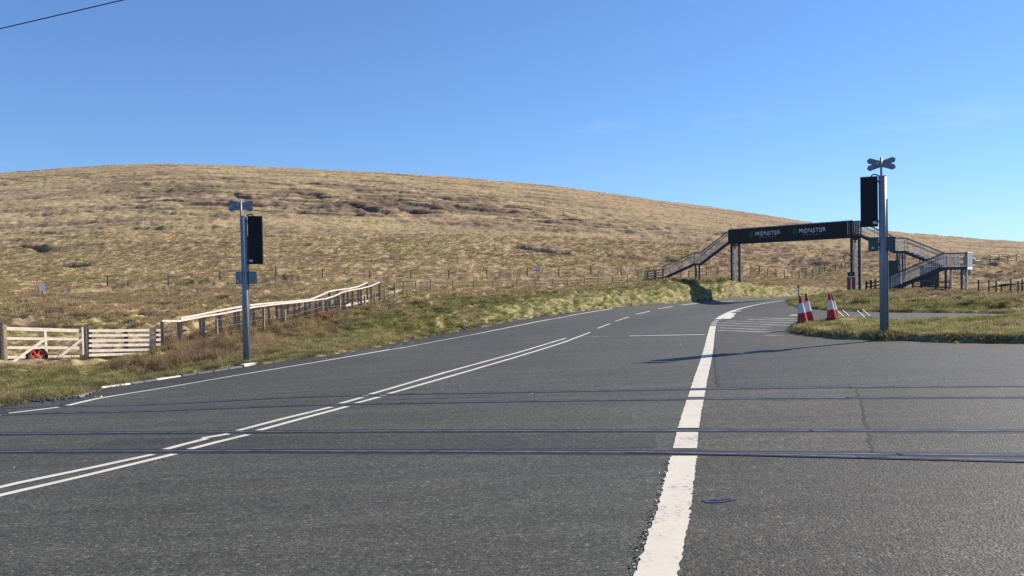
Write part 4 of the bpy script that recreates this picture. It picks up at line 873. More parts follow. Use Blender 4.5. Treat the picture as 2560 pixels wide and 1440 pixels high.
# right steps: down to a platform, then back under themselves
F2 = Vector((0.80, -0.60, 0)).normalized(); S2 = Vector((F2.y, -F2.x, 0))
if S2.dot(Vector((-0.5, -0.85, 0))) < 0: S2 = -S2
pr = RB + F2 * 0.55 + S2 * 0.05; r1 = pr + F2 * 2.75; r2 = r1 + F2 * 0.7; r3 = r2 + F2 * 2.95; r4 = r3 + F2 * 1.7; zm = 3.12; zp = 1.72
landing(RB - F2 * 0.4, pr, FL, S2, rails=True)
flight(pr, FL, r1, zm, S2, n_tread=8); landing(r1, r2, zm, S2); flight(r2, zm, r3, zp, S2, n_tread=8)
WP = 2.7; MB().obox((r3 + r4) / 2 + S2 * (WP / 2 - 1.2) + Z * (zp - 0.08), F2 * (r4 - r3).length / 2, S2 * WP / 2, Z * 0.11).build('platform', 'bridge', fb)
cA = r3 + S2 * (WP - 1.2); cB = r4 + S2 * (WP - 1.2); cC = r4 - S2 * 1.2
def railing(p0, p1, z, rail=1.1, m_='bridgelight'):
    p0 = Vector((p0.x, p0.y, z)); p1 = Vector((p1.x, p1.y, z)); d = p1 - p0; n_ = max(3, int(d.length / 0.11)); b2 = MB()
    for i in range(n_ + 1):
        q_ = p0.lerp(p1, i / n_); w_ = 0.055 if i % 8 == 0 or i == n_ else 0.022; b2.beam(q_ + Z * 0.03, q_ + Z * rail, w_, w_, d)
    bo = b2.build('baluster_infill', m_, fb); bo['kind'] = 'stuff'; MB().beam(p0 + Z * rail, p1 + Z * rail, 0.06, 0.06).build('handrail', 'bridge', fb)
railing(cA, cB, zp); railing(cB, cC, zp); railing(cC, r3 - S2 * 1.2, zp)
MB().obox((cB + cC) / 2 + F2 * 0.05 + Z * (zp + 0.60), F2 * 0.012, S2 * (WP / 2), Z * 0.56).build('end_panel', 'back', fb)
for o_ in (-1, 0, 1): MB().obox((cB + cC) / 2 + S2 * o_ * (WP / 2 - 0.05) + F2 * 0.075 + Z * (zp + 0.6), F2 * 0.012, S2 * 0.045, Z * 0.56).build('panel_frame', 'signwhite', fb)
MB().obox((cB + cC) / 2 + F2 * 0.075 + Z * (zp + 1.14), F2 * 0.014, S2 * WP / 2, Z * 0.04).build('panel_frame', 'signwhite', fb)
MB().obox((cB + cC) / 2 + F2 * 0.05 + Z * (zp - 0.08), F2 * 0.02, S2 * (WP / 2 + 0.02), Z * 0.11).build('end_fascia', 'signwhite', fb)
e1 = cA - F2 * 3.9; e1 = Vector((e1.x, e1.y, 0)); ge = T(e1.x, e1.y)
flight(cA, zp, e1, ge + 0.15, S2, n_tread=11)
for q_ in (r3 + F2 * 0.25, r3 + F2 * 1.35):
    for o_ in (WP - 1.3, -1.1):
        b = q_ + S2 * o_; g = T(b.x, b.y); MB().beam((b.x, b.y, g - 0.2), (b.x, b.y, zp - 0.15), 0.15, 0.15, F2).build('support_post', 'bridge' if o_ > 0 else 'bridgelight', fb)
b0 = r3 + F2 * 1.35; c0 = b0 + S2 * (WP - 1.3); c1 = b0 - S2 * 1.1
MB().beam((c0.x, c0.y, zp - 0.3), (c1.x, c1.y, T(c1.x, c1.y) + .1), 0.05, 0.05).build('cross_brace', 'bridgelight', fb); MB().beam((c1.x, c1.y, zp - 0.3), (c0.x, c0.y, T(c0.x, c0.y) + .1), 0.05, 0.05).build('cross_brace', 'bridgelight', fb)
for q_ in (r1 + F2 * 0.15, r1 + F2 * 0.55):
    for o_ in (-0.05, -1.15):
        b = q_ + S2 * o_; g = T(b.x, b.y); MB().beam((b.x, b.y, g - 0.2), (b.x, b.y, zm - 0.12), 0.13, 0.13, F2).build('support_post', 'bridge' if o_ > -0.5 else 'wrap', fb)
# ring and brackets on the right hand leg
rc = near_(RB, 0, 0.12) + A * 0.45; rp = W(2118, 645, 67.4); rn = MB(); seg = 20
for i in range(seg):
    a1 = 2 * math.pi * i / seg; a2 = 2 * math.pi * (i + 1) / seg; rn.tube(rp + Vector((math.cos(a1) * .3, 0, math.sin(a1) * .36)), rp + Vector((math.cos(a2) * .3, 0, math.sin(a2) * .36)), 0.03, n=6)
rn.build('hoop', 'bridge', fb)
MB().beam(rp + Vector((0.2, 0, 0.30)), near_(RB + A * 0.15, rp.z + 0.30, -0.06), 0.04, 0.04).build('hoop_bracket', 'bridge', fb); MB().beam(rp + Vector((0.2, 0, -0.30)), near_(RB + A * 0.15, rp.z - 0.30, -0.06), 0.04, 0.04).build('hoop_bracket', 'bridge', fb)
# red and white pad tied to the leg
pc = W(2128, 712, 67.0); g = T(pc.x, pc.y); fw = Vector((pc.x, pc.y, 0)).normalized(); r_ = Vector((fw.y, -fw.x, 0)); sc2 = 67 / FPX
pad = thing('impact_pad', (pc.x, pc.y, g), 'faded red impact pad with white stripe on the footbridge leg', 'pad')
zt_ = W(2128, 693, 67).z; MB().obox((pc.x, pc.y, (zt_ + g) / 2), r_ * 9.5 * sc2, fw * 0.14, Z * (zt_ - g) / 2).build('body', 'padred', pad)
MB().obox(Vector((pc.x, pc.y, (zt_ + g) / 2)) - fw * 0.146, r_ * 1.6 * sc2, fw * 0.006, Z * (zt_ - g) / 2 * 0.94).build('stripe', 'white', pad)
MB().obox(Vector((pc.x, pc.y, zt_ + 0.04)) - fw * 0.02, r_ * 9.5 * sc2, fw * 0.15, Z * 0.04).build('band', 'label', pad)
cp_ = MB().obox(Vector((pc.x, pc.y, zt_ + 0.25)) - fw * 0.02, r_ * 8.4 * sc2, fw * 0.13, Z * 0.16).build('cap_plate', 'black', pad)
MB().obox(Vector((pc.x, pc.y, zt_ + 0.27)) - fw * 0.155, r_ * 3.4 * sc2, fw * 0.004, Z * 0.045).build('cap_label', 'back', cp_)

# ------------------------------------------------------------------ things by the right hand steps
def cabinet(px0, px1, y0, d, label):
    a = W(px0, y0, d); b = W(px1, y0, d); c = (a + b) / 2; g = T(c.x, c.y); fw = Vector((c.x, c.y, 0)).normalized(); r_ = Vector((fw.y, -fw.x, 0)); w = (b - a).length; h = c.z - g
    root = thing('equipment_cabinet', (c.x, c.y, g), label, 'cabinet'); bo = MB().obox((c.x, c.y, g + h / 2 + 0.04), r_ * w / 2, fw * 0.35, Z * (h / 2 - 0.04)).build('body', 'teal', root)
    MB().obox((c.x, c.y, g + h + 0.01), r_ * (w / 2 + 0.04), fw * 0.40, Z * 0.03).build('roof', 'teal', root); MB().obox((c.x, c.y, g + 0.03), r_ * (w / 2 + 0.05), fw * 0.42, Z * 0.06).build('plinth', 'kerb', root)
    n_ = 2
    for k in range(n_):
        cc = Vector((c.x, c.y, g + h / 2 + 0.05)) - fw * 0.36 + r_ * (k - 0.5) * w / 2; dr = MB().obox(cc, r_ * (w / 4 - 0.03), fw * 0.012, Z * (h / 2 - 0.12)).build('door', 'teal', root)
        MB().obox(cc - fw * 0.025 + r_ * (0.5 - k) * (w / 2 - 0.16), r_ * 0.012, fw * 0.012, Z * 0.07).build('handle', 'wire', dr)
cabinet(2221, 2247, 652, 78, 'tall teal equipment cabinet behind the signal post on the island')
cabinet(2302, 2345, 668, 76, 'wide teal equipment cabinet behind the lower steps')
b = W(2413, 708, 66); g = T(b.x, b.y); sb = thing('road_sign', (b.x, b.y, g), 'two grey sign boards on one post behind the stair platform', 'sign')
MB().tube((b.x, b.y, g - 0.2), (b.x, b.y, W(2413, 632, 66).z), 0.045, n=8).build('post', 'rust', sb); fw = Vector((b.x, b.y, 0)).normalized(); r_ = Vector((fw.y, -fw.x, 0))
for (px, y0, y1, w_) in ((2416, 671, 687, 18), (2419, 630, 660, 12)):
    p = W(px, (y0 + y1) / 2, 65.9); MB().obox(p, r_ * w_ / 2 * 66 / FPX, fw * 0.02, Z * (y1 - y0) / 2 * 66 / FPX).build('board', 'back', sb)
# low timber rails under the steps
p0 = W(2282, 735, 70); p1 = W(2375, 738, 67); tf = thing('timber_fence', ((p0.x + p1.x) / 2, (p0.y + p1.y) / 2, T(p0.x, p0.y)), 'low two rail dark timber fence under the right hand steps', 'fence')
for t_ in (0, 0.25, 0.63, 1): q_ = p0.lerp(p1, t_); g = T(q_.x, q_.y); MB().beam((q_.x, q_.y, g - .2), (q_.x, q_.y, g + 1.0), 0.12 if t_ != .63 else .16, 0.12, Vector((1, 0, 0))).build('post', 'darktimber', tf)
for h_ in (0.85, 0.42): MB().beam((p0.x, p0.y, T(p0.x, p0.y) + h_), (p1.x, p1.y, T(p1.x, p1.y) + h_), 0.05, 0.11).build('rail', 'darktimber', tf)
# squeeze stile left of the steps
p0 = W(2166, 735, 66); p1 = W(2202, 735, 65); st_ = thing('stile', ((p0.x + p1.x) / 2, (p0.y + p1.y) / 2, T(p0.x, p0.y)), 'dark timber stile between pad and right hand steps', 'stile')
for t_ in (0, 0.32, 0.62, 1): q_ = p0.lerp(p1, t_); g = T(q_.x, q_.y); MB().beam((q_.x, q_.y, g - .2), (q_.x, q_.y, g + 1.0), 0.13, 0.13, Vector((1, 0, 0))).build('post', 'darktimber' if t_ != .62 else 'oldtimber', st_)
for h_ in (0.8, 0.5, 0.22): MB().beam((p0.x, p0.y - .08, T(p0.x, p0.y) + h_), (p1.x, p1.y - .08, T(p1.x, p1.y) + h_), 0.04, 0.10).build('rail', 'darktimber', st_)
# hurdle at the foot of the left steps
p0 = W(1613, 700, 79.0); p1 = W(1657, 701, 78.2); hf = thing('hurdle', ((p0.x + p1.x) / 2, (p0.y + p1.y) / 2, T(p0.x, p0.y)), 'dark four bar timber hurdle at the foot of the left steps', 'fence')
for t_, m_ in ((0, 'timber'), (0.14, 'darktimber'), (0.55, 'darktimber'), (1, 'darktimber')): q_ = p0.lerp(p1, t_); g = T(q_.x, q_.y); MB().beam((q_.x, q_.y, g - .2), (q_.x, q_.y, g + 1.08), 0.2 if t_ == 0 else .13, 0.13, Vector((0, 1, 0))).build('post', m_, hf)
for h_ in (0.98, 0.74, 0.5, 0.26): MB().beam((p0.x, p0.y - .08, T(p0.x, p0.y) + h_), (p1.x, p1.y - .08, T(p1.x, p1.y) + h_), 0.04, 0.12).build('bar', 'oldtimber', hf)

# ------------------------------------------------------------------ cones on the island
def cone(px, pyb, pyt, d, lean, label, rb=0.155):
    _, d = P(px, pyb + d); b = W(px, pyb, d); b.z = T(b.x, b.y); h = (pyb - pyt) * d / FPX; rb = rb * d / 23.4
    root = thing('traffic_cone', b, label, 'cone', 'traffic cones on the grass island'); fw = Vector((b.x, b.y, 0)).normalized(); r_ = Vector((fw.y, -fw.x, 0)); ax = (Z + r_ * lean).normalized()
    MB().obox(b + Z * 0.03, r_ * 0.20 + fw * 0.02, fw * 0.20 - r_ * 0.02, Z * 0.04).build('base', 'black', root)
    def rad(t_): return rb * (1 - t_) + 0.03 * t_
    MB().lathe(b + Z * 0.05, [(rad(0), 0), (rad(0.36), 0.36 * h)], ax, 20).build('lower_band', 'red', root, False)
    MB().lathe(b + Z * 0.05, [(rad(0.36) + 0.004, 0.36 * h), (rad(0.72) + 0.004, 0.72 * h)], ax, 20).build('reflective_sleeve', 'white', root)
    MB().lathe(b + Z * 0.05, [(rad(0.72), 0.72 * h), (rad(0.98), 0.98 * h), (rad(1) * 0.6, h)], ax, 20).build('upper_band', 'red', root)
cone(2007, 812, 743, 14, -0.09, 'dirtier leaning red and white cone, leftmost on the island')
cone(2022, 813, 741, 11, -0.08, 'bright red and white cone tucked behind the leftmost cone', 0.15)
cone(2080, 806, 741, 15, -0.09, 'red and white cone, front one of the pair nearer the post', 0.145)
cone(2087, 805, 740, 13, -0.10, 'red and white cone, rear one of the pair nearer the post', 0.14)
# upturned yellow trestles lying in the side lane
def trestle(px0, px1, py, d, label, lx, ly):
    a = W(px0, py, d); b = W(px1, py, d + 0.15); zz = max(T(a.x, a.y), Gs(a.x, a.y)) + 0.08; a.z = b.z = max(zz, a.z); root = thing('trestle', ((a.x + b.x) / 2, a.y, a.z - 0.08), label, 'trestle')
    MB().beam(a, b, 0.06, 0.06).build('beam', 'yellow', root)
    for p in (a, b):
        for sy in (0.0,):
            MB().beam(p, p + Vector((lx, 0.25, ly)), 0.04, 0.05).build('leg', 'yellow', root)
trestle(2114, 2163, 797.5, 30.5, 'pale yellow upturned trestle nearer the island', -0.20, 0.28)
trestle(2125, 2175, 793, 32.0, 'pale yellow upturned trestle farther into the side lane', -0.20, 0.27)
a = W(2188, 797.5, 30.5); b = W(2224, 799, 30.7); a.z = b.z = max(T(a.x, a.y), Gs(a.x, a.y), a.z) ; tag(MB().beam(a + Z * .03, b + Z * .03, 0.06, 0.06).add([], []).build('loose_batten', 'yellow'), 'pale yellow batten lying behind the island signal post', 'timber')
# black and white marker beyond the cones
b = W(1997, 757, 61); g = T(b.x, b.y); mp_ = thing('marker_post', (b.x, b.y, g), 'thin grey marker post with black top at the road bend', 'post')
MB().tube((b.x, b.y, g - .1), (b.x, b.y, g + 0.75), 0.05, n=8).build('shaft', 'pole', mp_); MB().tube((b.x, b.y, g + 0.75), (b.x, b.y, g + 1.0), 0.065, 0.05, n=8).build('top', 'black', mp_)

# ------------------------------------------------------------------ stones, litter, sheep, rocks
def lump(c, rx, ry, rz, m_, name, seed=0, sub=2, par=None, rough=0.25):
    bm = bmesh.new(); bmesh.ops.create_icosphere(bm, subdivisions=sub, radius=1); rs = np.random.default_rng(seed)
    ph = rs.random(6) * 6
    for v in bm.verts:
        n_ = 1 + rough * (math.sin(v.co.x * 3 + ph[0]) * math.sin(v.co.y * 2.7 + ph[1]) + 0.6 * math.sin(v.co.z * 4.1 + ph[2] + v.co.x * 2)); v.co = Vector((v.co.x * rx * n_, v.co.y * ry * n_, v.co.z * rz * n_)) + Vector(c)
    mb = MB(); mb.v = [tuple(v.co) for v in bm.verts]; mb.f = [tuple(v.index for v in f.verts) for f in bm.faces]; bm.free(); return mb.build(name, m_, par, False)
for i, (px, py, w_, lab) in enumerate(((2476, 780, 14, 'white stone beside the side lane, largest of three'), (2535, 781, 9, 'small white stone at the right end of the side lane'), (2477, 856, 10, 'white scrap at the edge of the island turf'), (2543, 858, 10, 'flat white scrap on the apron near the picture edge'))):
    x, y = P(px, py); z = max(T(x, y), Gs(x, y)); s2 = w_ * y / FPX / 2; tag(lump((x, y, z + s2 * 0.35), s2, s2 * 0.7, s2 * 0.55 if i != 3 else s2 * 0.2, 'whitestone', 'white_stone', i), lab, 'stone')
for i, (px, py, w_, h_, lab) in enumerate(((793, 498, 34, 9, 'pale bare rock slab high on the hillside'), (960, 498, 24, 6, 'flatter pale rock right of the rock slab on the hillside'), (897, 524, 20, 6, 'low pale rock below the two slabs on the hillside'))):
    x, y = P(px, py); z = T(x, y); s2 = y / FPX; tag(lump((x, y, z + h_ * s2 * 0.3), w_ * s2 / 2, 2.2, h_ * s2 * 0.5, 'rock', 'rock_outcrop', 20 + i), lab, 'rock')
def sheep(px, py, head, label, turn):
    x, y = P(px, py); z = T(x, y); c = Vector((x, y, z)); f = Vector((math.cos(turn), math.sin(turn), 0)); s2 = Vector((-f.y, f.x, 0))
    me = bpy.data.meshes.new('sheep'); vs = [(-.40, 0, .62), (-.15, 0, .64), (.15, 0, .64), (.38, 0, .64), (.52, 0, .70 if head else .5), (.66, 0, .80 if head else .32), (.78, 0, .74 if head else .2)]
    ra = [.2, .27, .27, .23, .13, .11, .06]; eg = [(i, i + 1) for i in range(6)]
    for bi, xx in ((0, -.36), (3, .34)):
        for sy in (-.13, .13):
            k = len(vs); vs += [(xx, sy, .36), (xx - .02, sy, .18), (xx, sy, .0)]; ra += [.09, .045, .035]; eg += [(bi, k), (k, k + 1), (k + 1, k + 2)]
    k = len(vs); vs += [(.58, .15, .84 if head else .44), (.58, -.15, .84 if head else .44)]; ra += [.03, .03]; eg += [(5, k), (5, k + 1)]
    me.from_pydata([tuple(f * a + s2 * b + Z * d_) for a, b, d_ in vs], eg, [])
    bm = bmesh.new(); bm.from_mesh(me); bm.verts.ensure_lookup_table(); sk = bm.verts.layers.skin.verify()
    for i, v in enumerate(bm.verts): v[sk].radius = (ra[i], ra[i]); v[sk].use_root = (i == 1)
    bm.to_mesh(me); bm.free()
    ob = bpy.data.objects.new('sheep', me); C.objects.link(ob); ob.location = c; ob.scale = (1.35, 1.35, 1.35); ob.modifiers.new('skin', 'SKIN'); m2 = ob.modifiers.new('sub', 'SUBSURF'); m2.levels = 1; m2.render_levels = 1; me.materials.append(M['wool']); tag(ob, label, 'sheep', 'sheep on the hillside')
sheep(2257, 655, True, 'white sheep on the hill left of the stair platform', 2.9); sheep(2428, 668, False, 'white sheep grazing just right of the stair platform', 0.4); sheep(2445, 668, True, 'white sheep standing farthest right of the platform', 3.3)

def scatter_mesh(name, pts, sizes, m_, kind, label=None, par=None, seed=3):
    """many small angular stones in one mesh"""
    rs = np.random.default_rng(seed); mb = MB()
    base = np.array([(1, 0, -.4), (-.5, .86, -.4), (-.5, -.86, -.4), (.6, .5, .5), (-.7, .2, .55), (.1, -.8, .45)])
    fs = [(0, 2, 1), (3, 4, 5), (0, 1, 3), (1, 4, 3), (1, 2, 4), (2, 5, 4), (2, 0, 5), (0, 3, 5)]
    for p, s2 in zip(pts, sizes):
        a = rs.random() * 6.28; ca, sa = math.cos(a), math.sin(a); v = base * (0.7 + 0.6 * rs.random((6, 1))) * s2; v = np.stack([v[:, 0] * ca - v[:, 1] * sa, v[:, 0] * sa + v[:, 1] * ca, v[:, 2] * 0.8], -1) + np.array(p); mb.add(v, fs)
    o = mb.build(name, m_, par); o['kind'] = kind
    if label: o['label'] = label
    return o
# dark chippings on the verge end
pp, ss = [], []
for _ in range(900):
    px = rng.uniform(-60, 235); py = np.interp(px, [-60, 120, 235], [1003, 992, 976]) + rng.normal(0, 6.5); x, y = P(px, py); pp.append((x, y, max(T(x, y), Gs(x, y)) + 0.015)); ss.append(rng.uniform(0.02, 0.06))
scatter_mesh('gravel', pp, ss, 'gravel', 'stuff', 'dark stone chippings on the verge by the tram track')
# crumbling edge of the thick line
pb, sb_, pw, sw = [], [], [], []
for _ in range(300):
    yv = rng.uniform(1150, 1470) if rng.random() < 0.85 else rng.uniform(1470, 1700); xv = float(np.interp(-yv, [-p[1] for p in THICK_PX], [p[0] for p in THICK_PX])); x, y = P(xv, yv); o_ = -0.135 - abs(rng.normal(0, 0.024)); x += o_; z = Gs(x, y)
    if rng.random() < 0.62: pb.append((x - 0.005, y, z + 0.004)); sb_.append(rng.uniform(0.003, 0.010))
    else: pw.append((x, y, z + 0.005)); sw.append(rng.uniform(0.003, 0.009))
scatter_mesh('crumbled_tar', pb, sb_, 'tar', 'stuff', 'crumbled bitumen along the thick white line'); scatter_mesh('paint_crumbs', pw, sw, 'whitestone', 'stuff', 'white crumbs of paint along the thick white line')
# loose grit on the tarmac
pp, ss = [], []
for px, py in ((1935, 865), (2070, 868), (2085, 862), (1330, 985), (1105, 975), (1150, 965), (1010, 960), (2360, 948), (2275, 950), (2485, 918), (2540, 1022), (2305, 1009), (2120, 905), (2400, 890), (460, 970), (1700, 862), (35, 1170), (2050, 1210), (1930, 1295), (2440, 1250), (2300, 1180)):
    x, y = P(px, py); pp.append((x, y, Gs(x, y) + 0.008)); ss.append(rng.uniform(0.010, 0.016) * y / 14)
scatter_mesh('loose_grit', pp, ss, 'whitestone', 'stuff', 'pale grit lying loose on the tarmac')
# blue plate let into the apron
x, y = P(1794, 1253); ang = np.linspace(0, 2 * math.pi, 22)[:-1]; ol = [(x + 0.125 * math.cos(a) * (1 + 0.18 * math.sin(3 * a + 1)), y + 0.052 * math.sin(a) * (1 + 0.2 * math.sin(2 * a))) for a in ang]
plt = thing('metal_plate', (x, y, Gs(x, y)), 'small scuffed blue metal plate let into the apron beside the thick line', 'plate')
MB().slab([(a, b, Gs(a, b) + 0.003) for a, b in ol], Z, 0.006).build('plate', 'bluepatch', plt); MB().obox((x + 0.02, y + 0.005, Gs(x, y) + 0.008), (0.075, -0.008, 0.002), (0.0, 0.004, 0), (0, 0, 0.002)).build('slot', 'groove', plt)
# road studs along the far edge line
for px, py in ((246, 993), (812, 898.5), (1052, 858), (1201, 829), (1328, 804.5)):
    x, y = P(px, py); z = Gs(x, y); st2 = MB().obox((x, y, z + 0.012), (0.06, 0.02, 0), (-0.016, 0.05, 0), (0, 0, 0.012)).build('road_stud', 'kerbwhite', road); MB().obox((x, y, z + 0.028), (0.04, 0.012, 0), (-0.008, 0.03, 0), (0, 0, 0.005)).build('reflector', 'groove', st2)
# overhead trolley wire above the near track
a = W(0, 72, 10.2); b = W(290, 5, 9.6); d = (b - a); pts = [a + d * t_ + Z * (-0.012 * (t_ - 0.5) ** 2 * 0 + 0.0) for t_ in np.linspace(-14, 12, 40)]
wr_ = MB()
for i in range(39): wr_.tube(pts[i] + Z * 0.0008 * (i - 20) ** 2, pts[i + 1] + Z * 0.0008 * (i - 19) ** 2, 0.0065, n=6, cap=False)
tag(wr_.build('overhead_wire', 'cable'), 'thin dark overhead wire crossing the top left of the sky', 'wire')

# ------------------------------------------------------------------ grass
def tuft(name, n, h, spread, width, droop, lean=0.5, seed=1, curl=0.0):
    rs = np.random.default_rng(seed); vs = []; fs = []
    for _ in range(n):
        a = rs.random() * 2 * math.pi; r = spread * math.sqrt(rs.random()); hh = h * rs.uniform(0.55, 1.15); out = rs.uniform(0.15, 1.0) * lean
        bx, by = r * math.cos(a), r * math.sin(a); dx, dy = math.cos(a + rs.normal(0, .5)), math.sin(a + rs.normal(0, .5)); w = width * rs.uniform(0.7, 1.3); t = rs.random() * 3.14; wx, wy = math.cos(t) * w / 2, math.sin(t) * w / 2
        k = len(vs)
        for f, ww in ((0, 1.0), (0.5, 0.85), (1.0, 0.12)):
            o = out * hh * f ** 1.6; z = hh * f * (1 - droop * out * f); vs += [(bx + dx * o - wx * ww, by + dy * o - wy * ww, z - 0.02), (bx + dx * o + wx * ww, by + dy * o + wy * ww, z - 0.02)]
        fs += [(k, k + 1, k + 3, k + 2), (k + 2, k + 3, k + 5, k + 4)]
    me = bpy.data.meshes.new(name); me.from_pydata(vs, [], fs); me.materials.append(M['blade']); return bpy.data.objects.new(name, me)
def tuft_set(name, items):
    col = bpy.data.collections.new(name)
    for i, o in enumerate(items): o.name = f'{name}_{i}'; col.objects.link(o)
    return col
SETS = {
    'short': tuft_set('short_grass', [tuft('a', 34, 0.11, 0.12, 0.007, 0.45, 0.9, s) for s in range(4)]),
    'verge': tuft_set('verge_grass', [tuft('a', 40, 0.22, 0.13, 0.009, 0.6, 1.1, 10 + s) for s in range(4)]),
    'rush': tuft_set('rush_clump', [tuft('a', 60, 0.5, 0.14, 0.009, 0.25, 0.55, 20 + s) for s in range(3)]),
    'moor': tuft_set('moor_grass', [tuft('a', 46, 0.27, 0.26, 0.022, 0.75, 1.3, 30 + s) for s in range(4)]),
    'hill': tuft_set('hill_tussock', [tuft('a', 40, 0.42, 0.50, 0.06, 0.8, 1.5, 40 + s) for s in range(4)]),
}
def grass(name, label, setname, x, y, z, tint, scl):
    n = len(x); me = bpy.data.meshes.new(name); me.vertices.add(n); me.vertices.foreach_set('co', np.stack([x, y, z], -1).astype(np.float32).ravel())
    a = me.attributes.new('tint', 'FLOAT_COLOR', 'POINT'); a.data.foreach_set('color', np.concatenate([np.clip(tint, 0.004, 1), np.ones((n, 1))], 1).astype(np.float32).ravel())
    a = me.attributes.new('scl', 'FLOAT', 'POINT'); a.data.foreach_set('value', scl.astype(np.float32))
    a = me.attributes.new('rot', 'FLOAT_VECTOR', 'POINT'); a.data.foreach_set('vector', np.stack([rng.normal(0, .12, n), rng.normal(0, .12, n), rng.random(n) * 6.283], -1).astype(np.float32).ravel())
    a = me.attributes.new('pick', 'INT', 'POINT'); a.data.foreach_set('value', rng.integers(0, 12, n).astype(np.int32))
    ob = bpy.data.objects.new(name, me); C.objects.link(ob); ob['kind'] = 'stuff'; ob['label'] = label
    ng = bpy.data.node_groups.new(name, 'GeometryNodeTree'); ng.interface.new_socket('Geometry', in_out='INPUT', socket_type='NodeSocketGeometry'); ng.interface.new_socket('Geometry', in_out='OUTPUT', socket_type='NodeSocketGeometry')
    N = ng.nodes; gi = N.new('NodeGroupInput'); go = N.new('NodeGroupOutput'); ip = N.new('GeometryNodeInstanceOnPoints'); ci = N.new('GeometryNodeCollectionInfo'); ci.inputs['Collection'].default_value = SETS[setname]; ci.inputs['Separate Children'].default_value = True; ci.inputs['Reset Children'].default_value = True
    def na(nm, dt): x_ = N.new('GeometryNodeInputNamedAttribute'); x_.data_type = dt; x_.inputs['Name'].default_value = nm; return x_.outputs['Attribute']
    ip.inputs['Pick Instance'].default_value = True
    ng.links.new(gi.outputs[0], ip.inputs['Points']); ng.links.new(ci.outputs[0], ip.inputs['Instance']); ng.links.new(na('pick', 'INT'), ip.inputs['Instance Index']); ng.links.new(na('rot', 'FLOAT_VECTOR'), ip.inputs['Rotation']); ng.links.new(na('scl', 'FLOAT'), ip.inputs['Scale']); ng.links.new(ip.outputs[0], go.inputs[0])
    md = ob.modifiers.new('grass', 'NODES'); md.node_group = ng; return ob
def sample(n, y0, y1, q0=-0.72, q1=0.72, power=0.0):
    q = rng.uniform(q0, q1, n); y = np.exp(rng.uniform(math.log(y0), math.log(y1), n)); return q * y, y
def gather(n, y0, y1, fil, q0=-0.72, q1=0.72):
    x, y = sample(n, y0, y1, q0, q1); r = terrain(x, y); k = fil(x, y, *r); x, y = x[k], y[k]; r = [a[k] for a in r]
    return x, y, r[0], ground_tint(x, y, r[1], r[2], r[3], r[4], r[5], r[6], r[7], r[8], r[0]), r
# short turf on island and verges
x, y, z, t, r = gather(150000, 15.5, 48, lambda x, y, h, sd, isl, oi, *a: (sd > 0.02) & ((sd < 5.5) | oi | (x > 8)) & (rng.random(len(x)) < 0.72))
n4 = fbm(x * 1.1, y * 1.1, 101, 3); grass('verge_grass', 'short green and yellow verge grass', 'short', x, y, z, t * rng.uniform(0.75, 1.5, (len(x), 1)), rng.uniform(0.6, 1.25, len(x)) * (1 + 0.7 * n4.clip(-0.5, 1)) * np.where(y > 30, 1.2, 1.0))
# longer verge tufts on banks
x, y, z, t, r = gather(60000, 17, 95, lambda x, y, h, sd, isl, oi, *a: (sd > 0.12) & ((sd < 7) | (x > 14)) & ~oi & (gnoise(x * 0.7, y * 0.7, 103) > -0.15))
grass('bank_grass', 'longer grass tufts on the roadside banks', 'verge', x, y, z, t * rng.uniform(0.6, 1.25, (len(x), 1)), rng.uniform(0.4, 0.85, len(x)))
x, y, z, t, r = gather(90000, 38, 98, lambda x, y, h, sd, isl, oi, *a: (sd > 0.02) & (sd < 6) & ~oi & (x < 40))
grass('bank_tussocks', 'coarse overhanging grass on the cut bank', 'verge', x, y, z, t * rng.uniform(0.55, 1.25, (len(x), 1)), rng.uniform(0.45, 1.0, len(x)))
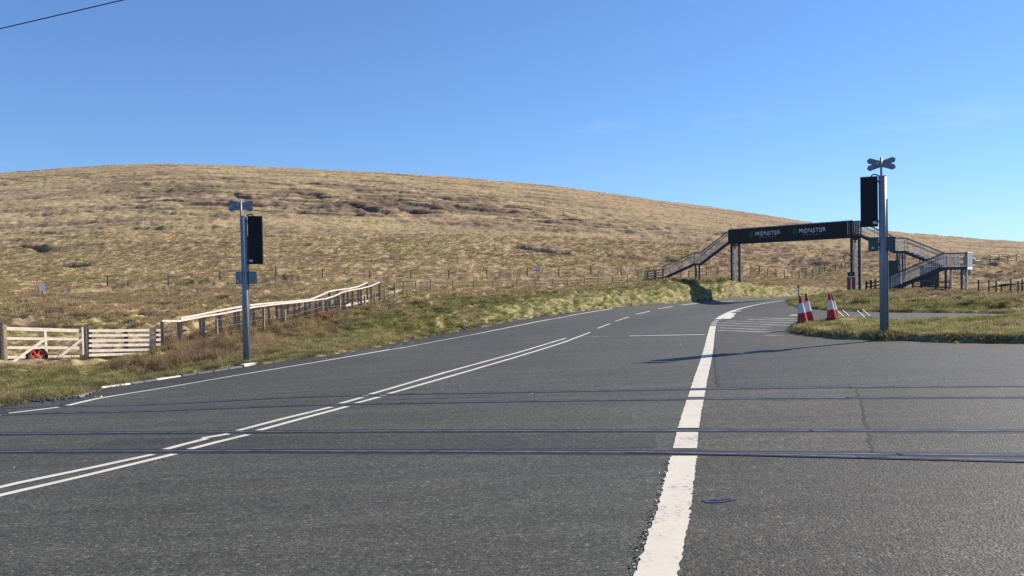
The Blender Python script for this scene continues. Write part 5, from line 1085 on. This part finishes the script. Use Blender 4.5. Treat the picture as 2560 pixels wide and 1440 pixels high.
# rush clumps near the gate and along the fence
x, y, z, t, r = gather(90000, 20, 52, lambda x, y, h, sd, isl, oi, *a: (sd > 0.9) & (x < -2.0) & (((rng.random(len(x)) < 0.22) & (np.abs(x - (-17.6 + 0.214 * y)) < 1.8) & (y > 27.5) & (y < 41)) | (rng.random(len(x)) < 0.34 * (x / y > -0.475) * (gnoise(x * 0.9, y * 0.9, 113) > 0.05) * np.exp(-(((x + 9.5) / 2.2) ** 2 + ((y - 24.5) / 2.2) ** 2)))))
rt = np.array((0.19, 0.12, 0.07)) * rng.uniform(0.6, 1.5, (len(x), 1)); rt2 = np.array((0.34, 0.25, 0.14)) * rng.uniform(0.7, 1.3, (len(x), 1)); pk = rng.random((len(x), 1)) < 0.45
rp_ = np.array([P(a + rng.normal(0, 9), b + rng.normal(0, 2.5)) for a, b in ((505, 906), (480, 912), (445, 920), (415, 925), (380, 928), (345, 930), (300, 934), (545, 893), (570, 888)) for _ in range(7)])
x = np.concatenate([x, rp_[:, 0]]); y = np.concatenate([y, rp_[:, 1]]); z = np.concatenate([z, terrain(rp_[:, 0], rp_[:, 1])[0]]); nr_ = len(rp_)
pk = np.concatenate([pk, np.ones((nr_, 1), bool)]); rt = np.concatenate([rt, np.array((0.13, 0.088, 0.055)) * rng.uniform(0.6, 1.4, (nr_, 1))]); rt2 = np.concatenate([rt2, np.zeros((nr_, 3))])
grass('rushes', 'reddish brown rushes between road and timber fence', 'rush', x, y, z, np.where(pk, rt, rt2), rng.uniform(0.4, 0.9, len(x)))
# moor grass behind the fences and around the bridge
x, y, z, t, r = gather(120000, 26, 135, lambda x, y, h, sd, isl, oi, rr, hill, peat, *a: (sd > 3.0) & ~oi & (peat < 0.22) & (gnoise(x * 0.8, y * 0.8, 107) > -0.25) & ((y > 33) | (sd > 9) | (rng.random(len(x)) < 0.5)))
grass('moor_grass', 'dry straw coloured moor grass tussocks', 'moor', x, y, z, t * rng.uniform(0.8, 1.25, (len(x), 1)), rng.uniform(0.45, 1.1, len(x)) * (1 + 0.25 * sstep(60, 120, y)) * (0.45 + 0.55 * sstep(30, 40, y)))
# hill tussocks
x, y, z, t, r = gather(70000, 105, 425, lambda x, y, h, sd, isl, oi, rr, hill, peat, *a: (peat < 0.4) & (gnoise(x * 0.35, y * 0.35, 109) > -0.1))
grass('hill_tussocks', 'tussocky dry grass covering the hillside', 'hill', x, y, z - 0.03, t * rng.uniform(0.88, 1.12, (len(x), 1)), rng.uniform(0.22, 0.6, len(x)))
